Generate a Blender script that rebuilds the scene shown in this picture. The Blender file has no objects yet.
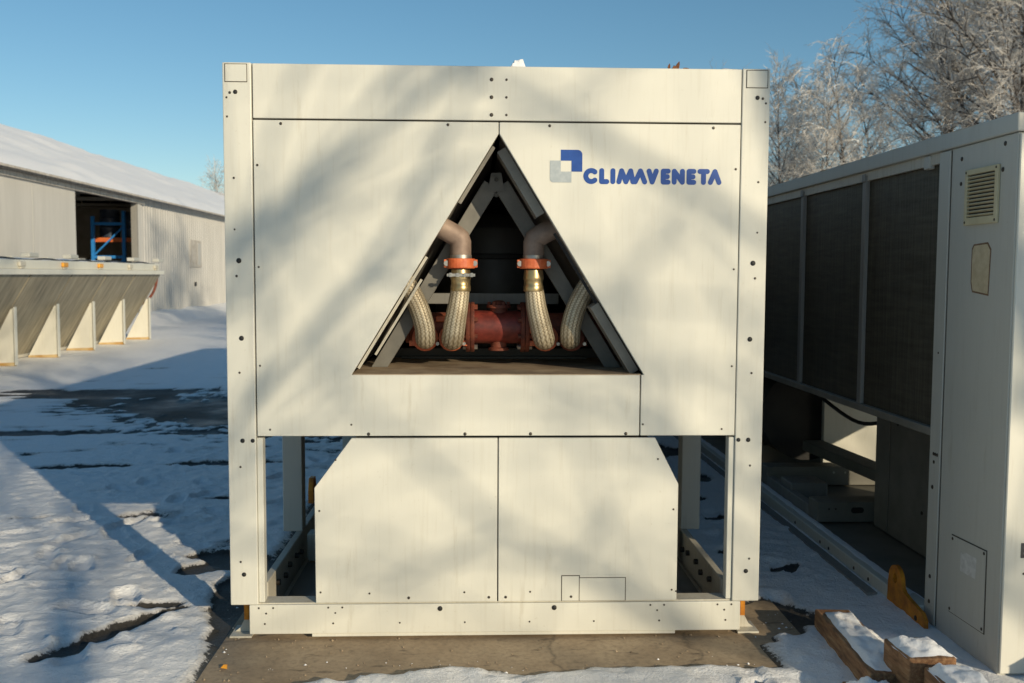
import bpy, bmesh, math, random
from mathutils import Vector, Matrix, noise
R = math.radians
PI = math.pi
scene = bpy.context.scene
COL = scene.collection

# ------------------------------------------------------------------ helpers
def tag(o, label=None, cat=None, group=None, kind=None):
    if label: o['label'] = label
    if cat: o['category'] = cat
    if group: o['group'] = group
    if kind: o['kind'] = kind
    return o

def thing(name, label, cat, loc=(0, 0, 0), rz=0.0, group=None):
    o = bpy.data.objects.new(name, None)
    o.empty_display_size = 0.2
    COL.objects.link(o)
    o.matrix_world = Matrix.Translation(Vector(loc)) @ Matrix.Rotation(rz, 4, 'Z')
    o['mw'] = 0
    del o['mw']
    return tag(o, label, cat, group)

class MB:
    """collects shapes, becomes ONE mesh object"""
    def __init__(s):
        s.v = []; s.f = []; s.uv = {}; s.mi = []
    def add(s, vs, fs, mi=0):
        b = len(s.v)
        s.v += [tuple(v) for v in vs]
        s.f += [tuple(b + i for i in f) for f in fs]
        s.mi += [mi] * len(fs)
    def box(s, x0, x1, y0, y1, z0, z1, M=None):
        vs = [Vector((x, y, z)) for z in (z0, z1) for y in (y0, y1) for x in (x0, x1)]
        if M: vs = [M @ v for v in vs]
        s.add(vs, [(0, 2, 3, 1), (4, 5, 7, 6), (0, 1, 5, 4), (2, 6, 7, 3), (0, 4, 6, 2), (1, 3, 7, 5)])
        return s
    def prism(s, pts, y0, y1, ax=1):
        """outline in the two other axes, extruded along axis ax"""
        n = len(pts)
        def p(a, b, c):
            return ((c, a, b), (a, c, b), (a, b, c))[ax]
        vs = [p(a, b, y0) for a, b in pts] + [p(a, b, y1) for a, b in pts]
        fs = [tuple(range(n)), tuple(range(2 * n - 1, n - 1, -1))]
        fs += [(i, n + i, n + (i + 1) % n, (i + 1) % n) for i in range(n)]
        s.add(vs, fs); return s
    def bar(s, a, b, w, h, up=(0, 0, 1)):
        a = Vector(a); b = Vector(b); d = (b - a).normalized(); u = Vector(up)
        sd = d.cross(u).normalized(); u = sd.cross(d).normalized()
        vs = [p + sd * (i * w / 2) + u * (j * h / 2) for p in (a, b) for i, j in ((-1, -1), (1, -1), (1, 1), (-1, 1))]
        s.add(vs, [(0, 1, 2, 3), (7, 6, 5, 4), (0, 4, 5, 1), (1, 5, 6, 2), (2, 6, 7, 3), (3, 7, 4, 0)])
        return s
    def tube(s, pts, rad, n=12, cap=True, uv=False, mi=0):
        pts = [Vector(p) for p in pts]
        if not hasattr(rad, '__len__'): rad = [rad] * len(pts)
        b = len(s.v); prev = None
        for i, p in enumerate(pts):
            d = (pts[min(i + 1, len(pts) - 1)] - pts[max(i - 1, 0)]).normalized()
            if prev is None:
                u = d.orthogonal().normalized()
            else:
                u = (prev - d * prev.dot(d)).normalized()
            prev = u; w = d.cross(u)
            for k in range(n):
                a = 2 * PI * k / n
                s.v.append(tuple(p + (u * math.cos(a) + w * math.sin(a)) * rad[i]))
        L = 0
        for i in range(len(pts) - 1):
            L2 = L + (pts[i + 1] - pts[i]).length
            for k in range(n):
                k2 = (k + 1) % n
                if uv:
                    s.uv[len(s.f)] = ((k / n, L), ((k + 1) / n, L), ((k + 1) / n, L2), (k / n, L2))
                s.f.append((b + i * n + k, b + i * n + k2, b + (i + 1) * n + k2, b + (i + 1) * n + k)); s.mi.append(mi)
            L = L2
        if cap:
            s.f.append(tuple(b + k for k in range(n - 1, -1, -1))); s.mi.append(mi)
            e = b + (len(pts) - 1) * n
            s.f.append(tuple(e + k for k in range(n))); s.mi.append(mi)
        return s
    def cyl(s, a, b, r, n=16):
        return s.tube([a, b], r, n)
    def lathe(s, prof, c=(0, 0, 0), n=20, axis='Z'):
        b = len(s.v)
        for r, h in prof:
            for k in range(n):
                a = 2 * PI * k / n
                q = (r * math.cos(a), r * math.sin(a), h)
                if axis == 'X': q = (h, q[0], q[1])
                if axis == 'Y': q = (q[1], h, q[0])
                s.v.append((c[0] + q[0], c[1] + q[1], c[2] + q[2]))
        for i in range(len(prof) - 1):
            for k in range(n):
                k2 = (k + 1) % n
                s.f.append((b + i * n + k, b + i * n + k2, b + (i + 1) * n + k2, b + (i + 1) * n + k)); s.mi.append(0)
        s.f.append(tuple(b + k for k in range(n - 1, -1, -1))); s.mi.append(0)
        e = b + (len(prof) - 1) * n
        s.f.append(tuple(e + k for k in range(n))); s.mi.append(0)
        return s
    def build(s, name, mat, parent=None, bevel=0, smooth=False, label=None, seg=1):
        me = bpy.data.meshes.new(name)
        me.from_pydata(s.v, [], s.f); me.update()
        for m in (mat if isinstance(mat, (list, tuple)) else [mat]): me.materials.append(m)
        if any(s.mi): me.polygons.foreach_set('material_index', s.mi)
        if s.uv:
            ul = me.uv_layers.new(name='UVMap')
            for fi, q in s.uv.items():
                for li, c in zip(me.polygons[fi].loop_indices, q): ul.data[li].uv = c
        bm = bmesh.new(); bm.from_mesh(me)
        bmesh.ops.recalc_face_normals(bm, faces=bm.faces); bm.to_mesh(me); bm.free()
        o = bpy.data.objects.new(name, me); COL.objects.link(o)
        if parent: attach(o, parent)
        if bevel:
            md = o.modifiers.new('bevel', 'BEVEL'); md.width = bevel; md.segments = seg
            md.limit_method = 'ANGLE'; md.angle_limit = R(35)
        if smooth:
            me.polygons.foreach_set('use_smooth', [True] * len(me.polygons))
            try:
                me.set_sharp_from_angle(angle=R(40))
            except Exception: pass
        if label: o['label'] = label
        return o

def world_of(o):
    m = o.matrix_basis.copy()
    while o.parent:
        m = o.parent.matrix_basis @ o.matrix_parent_inverse @ m
        o = o.parent
    return m
def attach(o, parent):
    o.parent = parent
    o.matrix_parent_inverse = world_of(parent).inverted()

def copy_tree(o, parent=None):
    c = o.copy(); COL.objects.link(c)
    if parent: c.parent = parent
    for ch in list(o.children): copy_tree(ch, c)
    return c

# ------------------------------------------------------------------ materials
def nodes(name):
    m = bpy.data.materials.new(name); m.use_nodes = True
    nt = m.node_tree; b = nt.nodes['Principled BSDF']
    return m, nt, b
def N(nt, t, **kw):
    n = nt.nodes.new(t)
    for k, v in kw.items():
        if k in n.inputs: n.inputs[k].default_value = v
        else: setattr(n, k, v)
    return n
def ramp(nt, src, stops):
    r = nt.nodes.new('ShaderNodeValToRGB')
    cr = r.color_ramp
    while len(cr.elements) < len(stops): cr.elements.new(0.5)
    for e, (p, c) in zip(cr.elements, stops):
        e.position = p; e.color = (*c, 1) if len(c) == 3 else c
    nt.links.new(src, r.inputs['Fac']); return r.outputs['Color']
def mix(nt, fac, a, b, mode='MIX'):
    m = nt.nodes.new('ShaderNodeMix'); m.data_type = 'RGBA'; m.blend_type = mode
    for v, i in ((fac, 0), (a, 6), (b, 7)):
        if hasattr(v, 'is_output'): nt.links.new(v, m.inputs[i])
        elif i == 0: m.inputs[0].default_value = v
        else: m.inputs[i].default_value = (*v, 1)
    return m.outputs[2]
def noise_tex(nt, scale, detail=4, rough=0.55, stretch=None, coord='Object'):
    tc = nt.nodes.new('ShaderNodeTexCoord'); src = tc.outputs[coord]
    if stretch:
        mp = nt.nodes.new('ShaderNodeMapping'); mp.inputs['Scale'].default_value = stretch
        nt.links.new(src, mp.inputs['Vector']); src = mp.outputs['Vector']
    n = N(nt, 'ShaderNodeTexNoise', Scale=scale, Detail=detail, Roughness=rough)
    nt.links.new(src, n.inputs['Vector']); return n.outputs['Fac']
def bump(nt, b, h, strength, dist):
    bp = N(nt, 'ShaderNodeBump', Strength=strength, Distance=dist)
    nt.links.new(h, bp.inputs['Height'])
    prev = b.inputs['Normal'].links
    if prev: nt.links.new(prev[0].from_socket, bp.inputs['Normal'])
    nt.links.new(bp.outputs['Normal'], b.inputs['Normal'])

def simple(name, c1, c2, scale=6, rough=0.5, metal=0.0, bump_s=0.0, bump_d=0.002, stretch=None, detail=5, lo=.35, hi=.68):
    m, nt, b = nodes(name)
    n = noise_tex(nt, scale, detail, .6, stretch)
    nt.links.new(ramp(nt, n, [(lo, c1), (hi, c2)]), b.inputs['Base Color'])
    b.inputs['Roughness'].default_value = rough; b.inputs['Metallic'].default_value = metal
    if bump_s: bump(nt, b, n, bump_s, bump_d)
    return m

def paint(name, c, dirt, rough=.37, streak=.35):
    """powder-coated sheet metal: faint oil-canning, rain streaks, specks"""
    m, nt, b = nodes(name)
    big = noise_tex(nt, 1.7, 3, .5)
    st = noise_tex(nt, 9, 5, .6, (6, 6, .35))
    sp = noise_tex(nt, 60, 3, .6)
    col = mix(nt, ramp(nt, big, [(.35, (0, 0, 0)), (.75, (.5, .5, .5))]), c, tuple(x * .93 for x in c))
    col = mix(nt, ramp(nt, st, [(.52, (0, 0, 0)), (.78, (streak,) * 3)]), col, dirt)
    col = mix(nt, ramp(nt, sp, [(.66, (0, 0, 0)), (.8, (.35,) * 3)]), col, dirt)
    dr = noise_tex(nt, 3.1, 6, .7, (5, 5, .55)); bl = noise_tex(nt, 2.3, 4, .6)
    drip = ramp(nt, dr, [(.60, (0, 0, 0)), (.70, (.30, .30, .30))])
    col = mix(nt, drip, col, dirt)
    col = mix(nt, ramp(nt, bl, [(.50, (0, 0, 0)), (.72, (.22, .22, .22))]), col, tuple(x * .8 for x in c))
    nt.links.new(col, b.inputs['Base Color'])
    nt.links.new(ramp(nt, st, [(.3, (rough,) * 3), (.8, (rough + .2,) * 3)]), b.inputs['Roughness'])
    bump(nt, b, big, .3, .014)
    bump(nt, b, noise_tex(nt, 350, 2), .05, .001)
    return m

M = {}
M['cream'] = paint('cream_paint', (.66, .648, .575), (.40, .355, .26), .36, .22)
M['cream_old'] = paint('weathered_cream_paint', (.55, .52, .44), (.28, .23, .15), .5, .5)
M['grey_paint'] = paint('pale_grey_paint', (.50, .495, .445), (.31, .28, .21), .45, .14)
M['frame_grey'] = paint('grey_frame_paint', (.25, .245, .23), (.13, .115, .09), .5, .5)
M['a_frame'] = simple('shadow_grey_a_frame', (.13, .125, .11), (.21, .20, .175), 6, .55)  # grey darkened to stand in for the shadow on the legs
M['inner_wall'] = simple('lightened_inner_wall', (.12, .11, .09), (.21, .19, .16), 7, .7)  # colour lightened to lift the walls out of deep shade
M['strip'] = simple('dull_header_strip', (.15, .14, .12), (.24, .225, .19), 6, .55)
M['dark'] = simple('sooty_dark_metal', (.018, .018, .018), (.035, .033, .03), 5, .65)
M['gap'] = simple('dark_gap_rubber', (.05, .04, .03), (.09, .07, .045), 12, .8)
M['tank'] = simple('dark_vessel_paint', (.05, .05, .048), (.085, .082, .075), 3, .5)
M['screw'] = simple('dark_screw_steel', (.05, .045, .04), (.11, .09, .07), 90, .45, .7)
M['bolt'] = simple('zinc_bolt', (.35, .33, .3), (.5, .47, .42), 40, .4, .8)
M['hole'] = simple('black_hole_plug', (.006, .006, .006), (.015, .015, .015), 30, .6)
M['red'] = simple('faded_red_pipe_paint', (.11, .019, .014), (.25, .042, .028), 22, .5, 0, .3, .002)
M['rust_red'] = simple('rusty_red_oxide', (.10, .026, .017), (.24, .062, .03), 18, .7, 0, .5, .003)
M['orange'] = simple('orange_coupling_paint', (.55, .10, .03), (.72, .19, .07), 30, .5, 0, .4, .002)
M['rust_pipe'] = simple('rusted_copper_pipe', (.21, .15, .118), (.36, .27, .215), 11, .6, .25, .4, .002)
M['brass'] = simple('brass_collar', (.45, .33, .16), (.62, .48, .26), 20, .35, .85)
M['tray'] = simple('rusty_tray', (.26, .185, .115), (.44, .34, .225), 9, .75, 0, .4, .003)
M['rustfoot'] = simple('rust_stained_paint', (.40, .23, .07), (.60, .48, .28), 5, .7)
M['yellow'] = simple('worn_yellow_lug_paint', (.40, .13, .012), (.78, .31, .02), 16, .55, .2, .5, .003)
M['amber'] = simple('amber_plastic', (.75, .30, .02), (.85, .42, .04), 20, .35)
M['blue'] = simple('blue_decal', (.006, .055, .27), (.010, .07, .32), 30, .35)
M['silver'] = simple('silver_decal', (.36, .40, .42), (.44, .47, .48), 50, .35, .2)
M['ink'] = simple('dark_grey_decal', (.035, .035, .04), (.06, .06, .06), 40, .4)
M['steelblue'] = simple('blue_rack_paint', (.02, .18, .52), (.03, .23, .60), 8, .45)
M['rackorange'] = simple('orange_rack_beam', (.55, .12, .03), (.62, .17, .05), 8, .5)
M['drum'] = simple('dark_blue_drum', (.02, .035, .06), (.035, .05, .08), 6, .4)
M['sticker'] = simple('faded_sticker', (.50, .50, .48), (.66, .66, .63), 40, .5)
M['oldlabel'] = simple('sun_bleached_label', (.48, .39, .25), (.60, .51, .34), 30, .6)
M['vent'] = simple('yellowed_vent_plastic', (.50, .44, .27), (.60, .54, .36), 8, .5)
M['labeledge'] = simple('brown_label_edge', (.16, .09, .05), (.24, .15, .09), 40, .6)
M['leaf'] = simple('dry_leaf', (.14, .05, .02), (.26, .11, .05), 50, .7)
M['cable'] = simple('black_cable', (.015, .015, .016), (.03, .03, .03), 20, .5)
M['under'] = simple('interior_dark_sheet', (.16, .155, .13), (.22, .21, .18), 5, .6)

def snow_mat():
    m, nt, b = nodes('snow')
    n1 = noise_tex(nt, 45, 6, .7); n2 = noise_tex(nt, 260, 3, .6)
    nt.links.new(ramp(nt, n1, [(.3, (.87, .87, .88)), (.7, (.94, .94, .945))]), b.inputs['Base Color'])
    b.inputs['Roughness'].default_value = .55
    b.inputs['Specular IOR Level'].default_value = .3
    bump(nt, b, n1, .35, .02); bump(nt, b, n2, .3, .003)
    return m
M['snow'] = snow_mat()

def coil_mat(name, c1, c2, vertical_tint=True):
    m, nt, b = nodes(name)
    fin = noise_tex(nt, 26, 3, .6, (1, 5, .10))
    tube_ = noise_tex(nt, 16, 4, .65, (.25, .25, 2.6))
    col = mix(nt, .45, ramp(nt, fin, [(.3, c1), (.7, c2)]), ramp(nt, tube_, [(.3, c1), (.7, c2)]))
    nt.links.new(col, b.inputs['Base Color'])
    b.inputs['Roughness'].default_value = .6; b.inputs['Metallic'].default_value = .15
    bump(nt, b, fin, .5, .003); bump(nt, b, tube_, .3, .004)
    return m
M['coil'] = coil_mat('dark_fin_coil', (.024, .021, .013), (.125, .112, .080))
M['coil_dusty'] = coil_mat('dusty_fin_coil', (.13, .11, .075), (.25, .215, .15))

M['coil_dusty2'] = simple('dusty_streaked_fins', (.15, .13, .09), (.40, .355, .26), 2.2, .6, .1, .2, .01, (1.2, 5, .5), 6, .25, .75)
def braid_mat():
    m, nt, b = nodes('braided_steel_hose')
    uv = nt.nodes.new('ShaderNodeUVMap'); sep = nt.nodes.new('ShaderNodeSeparateXYZ')
    nt.links.new(uv.outputs['UV'], sep.inputs[0])
    def lin(a, bb):
        p = N(nt, 'ShaderNodeMath', operation='MULTIPLY'); nt.links.new(sep.outputs['X'], p.inputs[0]); p.inputs[1].default_value = a
        q = N(nt, 'ShaderNodeMath', operation='MULTIPLY_ADD'); nt.links.new(sep.outputs['Y'], q.inputs[0]); q.inputs[1].default_value = bb
        nt.links.new(p.outputs[0], q.inputs[2])
        s = N(nt, 'ShaderNodeMath', operation='SINE'); nt.links.new(q.outputs[0], s.inputs[0]); return s.outputs[0]
    def mth(op, x, y=None, z=None):
        n = N(nt, 'ShaderNodeMath', operation=op)
        for i, v in enumerate((x, y, z)):
            if v is None: continue
            if hasattr(v, 'is_output'): nt.links.new(v, n.inputs[i])
            else: n.inputs[i].default_value = v
        return n.outputs[0]
    row = mth('ABSOLUTE', mth('SINE', mth('MULTIPLY', sep.outputs['X'], PI * 14)))
    wave = mth('SINE', mth('MULTIPLY', sep.outputs['X'], 2 * PI * 14))
    st = mth('SINE', mth('ADD', mth('MULTIPLY', sep.outputs['Y'], 2 * PI * 78), mth('MULTIPLY', wave, 2.0)))
    hh = mth('ADD', mth('MULTIPLY', mth('POWER', row, .6), .68), mth('MULTIPLY', mth('MULTIPLY_ADD', st, .5, .5), .32))
    class H_: outputs = [hh]
    h = H_
    col = ramp(nt, h.outputs[0], [(.15, (.15, .115, .07)), (.6, (.41, .345, .235)), (.97, (.66, .58, .43))])
    dn = noise_tex(nt, 14, 3)
    col = mix(nt, ramp(nt, dn, [(.45, (0, 0, 0)), (.8, (.6, .6, .6))]), col, (.25, .18, .10))
    nt.links.new(col, b.inputs['Base Color'])
    b.inputs['Metallic'].default_value = .3; b.inputs['Roughness'].default_value = .48
    bump(nt, b, h.outputs[0], .6, .003)
    return m
M['braid'] = braid_mat()

def wood_mat():
    m, nt, b = nodes('weathered_timber')
    n = noise_tex(nt, 7, 6, .65, (9, 1.2, 9))
    n2 = noise_tex(nt, 40, 4, .6)
    col = ramp(nt, n, [(.3, (.11, .055, .028)), (.5, (.27, .135, .06)), (.7, (.42, .25, .125))])
    col = mix(nt, ramp(nt, n2, [(.55, (0, 0, 0)), (.75, (.5, .5, .5))]), col, (.12, .06, .03))
    nt.links.new(col, b.inputs['Base Color']); b.inputs['Roughness'].default_value = .8
    bump(nt, b, n, .6, .005)
    return m
M['wood'] = wood_mat()

def wall_mat(name, c1, c2, vs, seam=0):
    m, nt, b = nodes(name)
    n = noise_tex(nt, .8, 5, .6, (1, 3, .35)); n2 = noise_tex(nt, 6, 4, .6, (1, 4, .2))
    col = mix(nt, .5, ramp(nt, n, [(.3, c1), (.7, c2)]), ramp(nt, n2, [(.3, c1), (.75, c2)]))
    nt.links.new(col, b.inputs['Base Color']); b.inputs['Roughness'].default_value = .6
    return m
M['shed'] = wall_mat('weathered_corrugated_sheet', (.40, .39, .365), (.56, .545, .515), 1)
M['shed_door'] = wall_mat('pale_sliding_door_sheet', (.50, .48, .44), (.61, .585, .54), 1)
M['shed_in'] = simple('shed_interior', (.16, .145, .12), (.24, .22, .19), 2, .8)
M['trim'] = simple('weathered_white_trim', (.38, .33, .27), (.6, .56, .5), 5, .6, 0, 0, 0, (1, 2, 1))

def bark_mat(name, a, c):
    return simple(name, a, c, 9, .8, 0, .5, .02, (1, 1, .4))
M['bark'] = bark_mat('dark_bark', (.045, .036, .03), (.11, .09, .075))
M['frost'] = simple('frosted_twig', (.34, .315, .285), (.64, .615, .58), .9, .75, 0, 0, 0, None, 5, .3, .7)
M['hoar'] = simple('thick_hoarfrost_twig', (.46, .43, .39), (.76, .73, .69), 3, .7)

def ground_mat():
    m, nt, b = nodes('snowy_yard')
    at = nt.nodes.new('ShaderNodeAttribute'); at.attribute_name = 'bare'
    n1 = noise_tex(nt, 9, 8, .68); n2 = noise_tex(nt, 60, 5, .7); n3 = noise_tex(nt, 300, 3, .6); n4 = noise_tex(nt, 1.3, 4, .6)
    # ragged melt edge
    f = N(nt, 'ShaderNodeMath', operation='MULTIPLY_ADD'); nt.links.new(n1, f.inputs[0]); f.inputs[1].default_value = .8; f.inputs[2].default_value = -.40
    f2 = N(nt, 'ShaderNodeMath', operation='MULTIPLY_ADD'); nt.links.new(n2, f2.inputs[0]); f2.inputs[1].default_value = .55
    s0 = N(nt, 'ShaderNodeMath', operation='ADD'); nt.links.new(at.outputs['Fac'], s0.inputs[0]); nt.links.new(f.outputs[0], s0.inputs[1])
    s1 = N(nt, 'ShaderNodeMath', operation='ADD'); nt.links.new(s0.outputs[0], s1.inputs[0]); s1.inputs[1].default_value = -.275
    nt.links.new(s1.outputs[0], f2.inputs[2])
    mask = ramp(nt, f2.outputs[0], [(.47, (0, 0, 0)), (.56, (1, 1, 1))])
    snow = ramp(nt, n1, [(.3, (.87, .87, .875)), (.7, (.94, .94, .945))])
    # trodden-in dirt specks
    snow = mix(nt, ramp(nt, n2, [(.64, (0, 0, 0)), (.78, (.40, .40, .40))]), snow, (.30, .25, .19))
    snow = mix(nt, ramp(nt, f2.outputs[0], [(.18, (0, 0, 0)), (.47, (.42, .42, .42))]), snow, (.36, .31, .25))
    asph = ramp(nt, n2, [(.3, (.030, .030, .030)), (.7, (.075, .07, .062))])
    asph = mix(nt, ramp(nt, n4, [(.5, (0, 0, 0)), (.7, (.6, .6, .6))]), asph, (.10, .085, .065))
    nt.links.new(mix(nt, mask, snow, asph), b.inputs['Base Color'])
    nt.links.new(mix(nt, mask, (.55,) * 3, ramp(nt, n4, [(.35, (.35,) * 3), (.65, (.8,) * 3)])), b.inputs['Roughness'])
    b.inputs['Specular IOR Level'].default_value = .35
    bump(nt, b, n1, .6, .035); bump(nt, b, n2, .7, .012); bump(nt, b, n3, .4, .003)
    return m
M['ground'] = ground_mat()

def slab_mat():
    m, nt, b = nodes('brown_concrete')
    n1 = noise_tex(nt, 3, 6, .65); n2 = noise_tex(nt, 45, 5, .7); n3 = noise_tex(nt, 7, 4, .6, (1, 3, 1))
    col = ramp(nt, n1, [(.3, (.28, .205, .13)), (.7, (.46, .355, .235))])
    col = mix(nt, ramp(nt, n2, [(.45, (0, 0, 0)), (.75, (.6, .6, .6))]), col, (.16, .125, .085))
    col = mix(nt, ramp(nt, n3, [(.60, (0, 0, 0)), (.7, (.75, .75, .75))]), col, (.10, .075, .05))
    tc = nt.nodes.new('ShaderNodeTexCoord'); wob = N(nt, 'ShaderNodeTexNoise', Scale=5.0, Detail=5.0); nt.links.new(tc.outputs['Object'], wob.inputs['Vector'])
    mv = nt.nodes.new('ShaderNodeMix'); mv.data_type = 'RGBA'; mv.inputs[0].default_value = .22
    nt.links.new(tc.outputs['Object'], mv.inputs[6]); nt.links.new(wob.outputs['Color'], mv.inputs[7])
    vo = nt.nodes.new('ShaderNodeTexVoronoi'); vo.feature = 'DISTANCE_TO_EDGE'; vo.inputs['Scale'].default_value = .8; nt.links.new(mv.outputs[2], vo.inputs['Vector'])
    col = mix(nt, ramp(nt, vo.outputs['Distance'], [(.0, (.45, .45, .45)), (.010, (0, 0, 0))]), col, (.05, .04, .03))
    nt.links.new(col, b.inputs['Base Color']); b.inputs['Roughness'].default_value = .8
    bump(nt, b, n2, .4, .004); bump(nt, b, n1, .3, .01)
    return m
M['slab'] = slab_mat()

# ------------------------------------------------------------------ camera
cam_d = bpy.data.cameras.new('camera'); cam = bpy.data.objects.new('camera', cam_d); COL.objects.link(cam)
cx, cy, cz, yaw, pitch, roll, F = -0.0902, -3.9225, 1.5235, 0.0374, -0.0694, 0.0045, 960.82
fw = Vector((math.sin(yaw) * math.cos(pitch), math.cos(yaw) * math.cos(pitch), math.sin(pitch)))
rt = Vector((math.cos(yaw), -math.sin(yaw), 0)); up = rt.cross(fw)
r2 = rt * math.cos(roll) + up * math.sin(roll); u2 = -rt * math.sin(roll) + up * math.cos(roll)
cam.matrix_world = Matrix(((r2.x, u2.x, -fw.x, cx), (r2.y, u2.y, -fw.y, cy), (r2.z, u2.z, -fw.z, cz), (0, 0, 0, 1)))
cam_d.sensor_width = 36; cam_d.lens = F / 1024 * 36
cam_d.clip_start = .05; cam_d.clip_end = 3000
cam_d.dof.use_dof = True; cam_d.dof.focus_distance = 3.95; cam_d.dof.aperture_fstop = 4.5
scene.camera = cam

# ------------------------------------------------------------------ light
EL, AZ = R(16.5), R(34.5)          # the sun stands behind the camera, to its right
to_sun = Vector((math.sin(AZ) * math.cos(EL), -math.cos(AZ) * math.cos(EL), math.sin(EL)))
sd = bpy.data.lights.new('sun', 'SUN'); sun = bpy.data.objects.new('sun', sd); COL.objects.link(sun)
sd.energy = 4.3; sd.angle = R(.53); sd.color = (1.0, .85, .605)
sun.rotation_euler = to_sun.to_track_quat('Z', 'Y').to_euler(); sun.location = to_sun * 60
w = bpy.data.worlds.new('World'); scene.world = w; w.use_nodes = True
nt = w.node_tree; bg = nt.nodes['Background']
sky = nt.nodes.new('ShaderNodeTexSky'); sky.sky_type = 'NISHITA'; sky.sun_disc = False
sky.sun_elevation = EL; sky.sun_rotation = PI - AZ
sky.altitude = 100; sky.air_density = 1.0; sky.dust_density = .1; sky.ozone_density = 2.6
hs = nt.nodes.new('ShaderNodeHueSaturation'); hs.inputs['Saturation'].default_value = 1.12; hs.inputs['Hue'].default_value = .488
nt.links.new(sky.outputs['Color'], hs.inputs['Color']); nt.links.new(hs.outputs['Color'], bg.inputs['Color']); bg.inputs['Strength'].default_value = .10
scene.view_settings.view_transform = 'Standard'; scene.view_settings.look = 'None'
scene.view_settings.exposure = 0.0; scene.view_settings.gamma = 1.0
scene.render.engine = 'CYCLES'

# ------------------------------------------------------------------ ground
def fbm(x, y, s, o=4, z=0.0):
    return noise.fractal(Vector((x * s, y * s, z)), 1.0, 2.1, o, noise_basis='PERLIN_ORIGINAL')
def sstep(a, b, x):
    t = min(1, max(0, (x - a) / (b - a))); return t * t * (3 - 2 * t)
def axis_steps(lo, hi, fine, far, grow=1.16):
    out = []; x = lo
    while x < hi: out.append(x); x += fine
    out.append(hi); d = fine
    while out[-1] < far: d *= grow; out.append(out[-1] + d)
    return out
xs_r = axis_steps(0, 1.9, .022, 420)
xs_l = axis_steps(0, 3.3, .02, 420, 1.10)
XS = [-x for x in reversed(xs_l[1:])] + xs_r
ys_f = axis_steps(-.8, 4.2, .019, 900, 1.034)
ys_b = axis_steps(.9, 1.0, .05, 420, 1.25)
YS = [-y for y in reversed(ys_b[1:])] + ys_f
rng = random.Random(5)
prints = []
def trail(x, y, ang, n, st=.62):
    d = Vector((math.cos(ang), math.sin(ang))); p = Vector((-d.y, d.x))
    for i in range(n):
        o = p * (.11 if i % 2 else -.11)
        prints.append((x + d.x * st * i + o.x + rng.gauss(0, .03), y + d.y * st * i + o.y + rng.gauss(0, .03), .135 * rng.uniform(.9, 1.1), ang + rng.gauss(0, .15), rng.uniform(.015, .023)))
trail(-1.35, -.7, R(112), 7); trail(-2.9, -.3, R(70), 7); trail(-1.9, .2, R(150), 5, .5); trail(-3.1, 1.6, R(20), 4); trail(-2.0, 1.2, R(100), 6); trail(1.5, -.2, R(95), 6, .55)
for k in range(26): prints.append((rng.uniform(-3.3, -1.3), rng.uniform(-.5, 4), .12, rng.uniform(0, PI), rng.uniform(.008, .016)))
for k in range(14): prints.append((rng.uniform(-.6, 1.6), rng.uniform(-.75, -.3), .11, rng.uniform(0, PI), rng.uniform(.006, .012)))
clods = {}
for k in range(420):
    if k < 330: px, py = rng.uniform(-3.4, -1.2), rng.uniform(-.5, 4.5)
    elif k < 380: px, py = rng.uniform(1.15, 1.75), rng.uniform(-.6, 3)
    else: px, py = -1.75 + rng.gauss(0, .12) + .35 * rng.random(), rng.uniform(-.2, .5)
    c0 = (px, py, rng.uniform(.022, .05), rng.uniform(.005, .015))
    for i in (-1, 0, 1):
        for j in (-1, 0, 1):
            key = (int((px + i * .13) // .5), int((py + j * .13) // .5))
            if c0 not in clods.setdefault(key, []): clods[key].append(c0)
def blob(x, y, cx_, cy_, rx, ry, a=0):
    dx, dy = x - cx_, y - cy_; c, s_ = math.cos(a), math.sin(a)
    u, v = (dx * c + dy * s_) / rx, (-dx * s_ + dy * c) / ry
    return 1 - math.sqrt(u * u + v * v)
PATCH = [(-3.2, 6.9, 1.5, .85, -.25), (-5.4, 8.4, .9, .13, -.1), (-4.6, 8.15, 1.1, .2, -.15), (-4.1, 7.5, 1.0, .26, -.2), (-5.0, 7.75, .7, .12, -.1), (-5.9, 8.0, .5, .1, -.1), (-2.4, 6.4, 1.3, .9, 0), (-1.2, 7, 2.0, 2.0, 0), (-4.7, 8.2, 1.2, .5, 0),
         (-2.05, 3.73, .45, .10, .1), (-3.15, 3.6, .33, .10, .1), (-1.3, 1.05, .16, .12, 0), (-1.5, .95, .09, .10, 0),
         (-1.42, 1.2, .16, .09, 0), (-1.20, .45, .13, .42, .15), (-1.52, .42, .13, .06, .2), (-1.60, .12, .072, .36, -.6), (-1.78, 2.5, .1, .05, 0),
         (-2.6, 5.2, .4, .1, .1), (-4.2, 5.2, .9, .16, .1), (1.55, 3.1, .12, .14, 0), (1.36, 2.45, .10, .08, 0), (1.43, 1.94, .12, .08, 0),
         (1.17, .6, .1, .08, 0), (1.22, .2, .19, .20, .3), (1.05, .1, .14, .2, 0), (1.35, 1.2, .12, .05, .4), (1.5, 4.2, .16, .3, 0), (1.5, .9, .10, .04, .6)]
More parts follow.
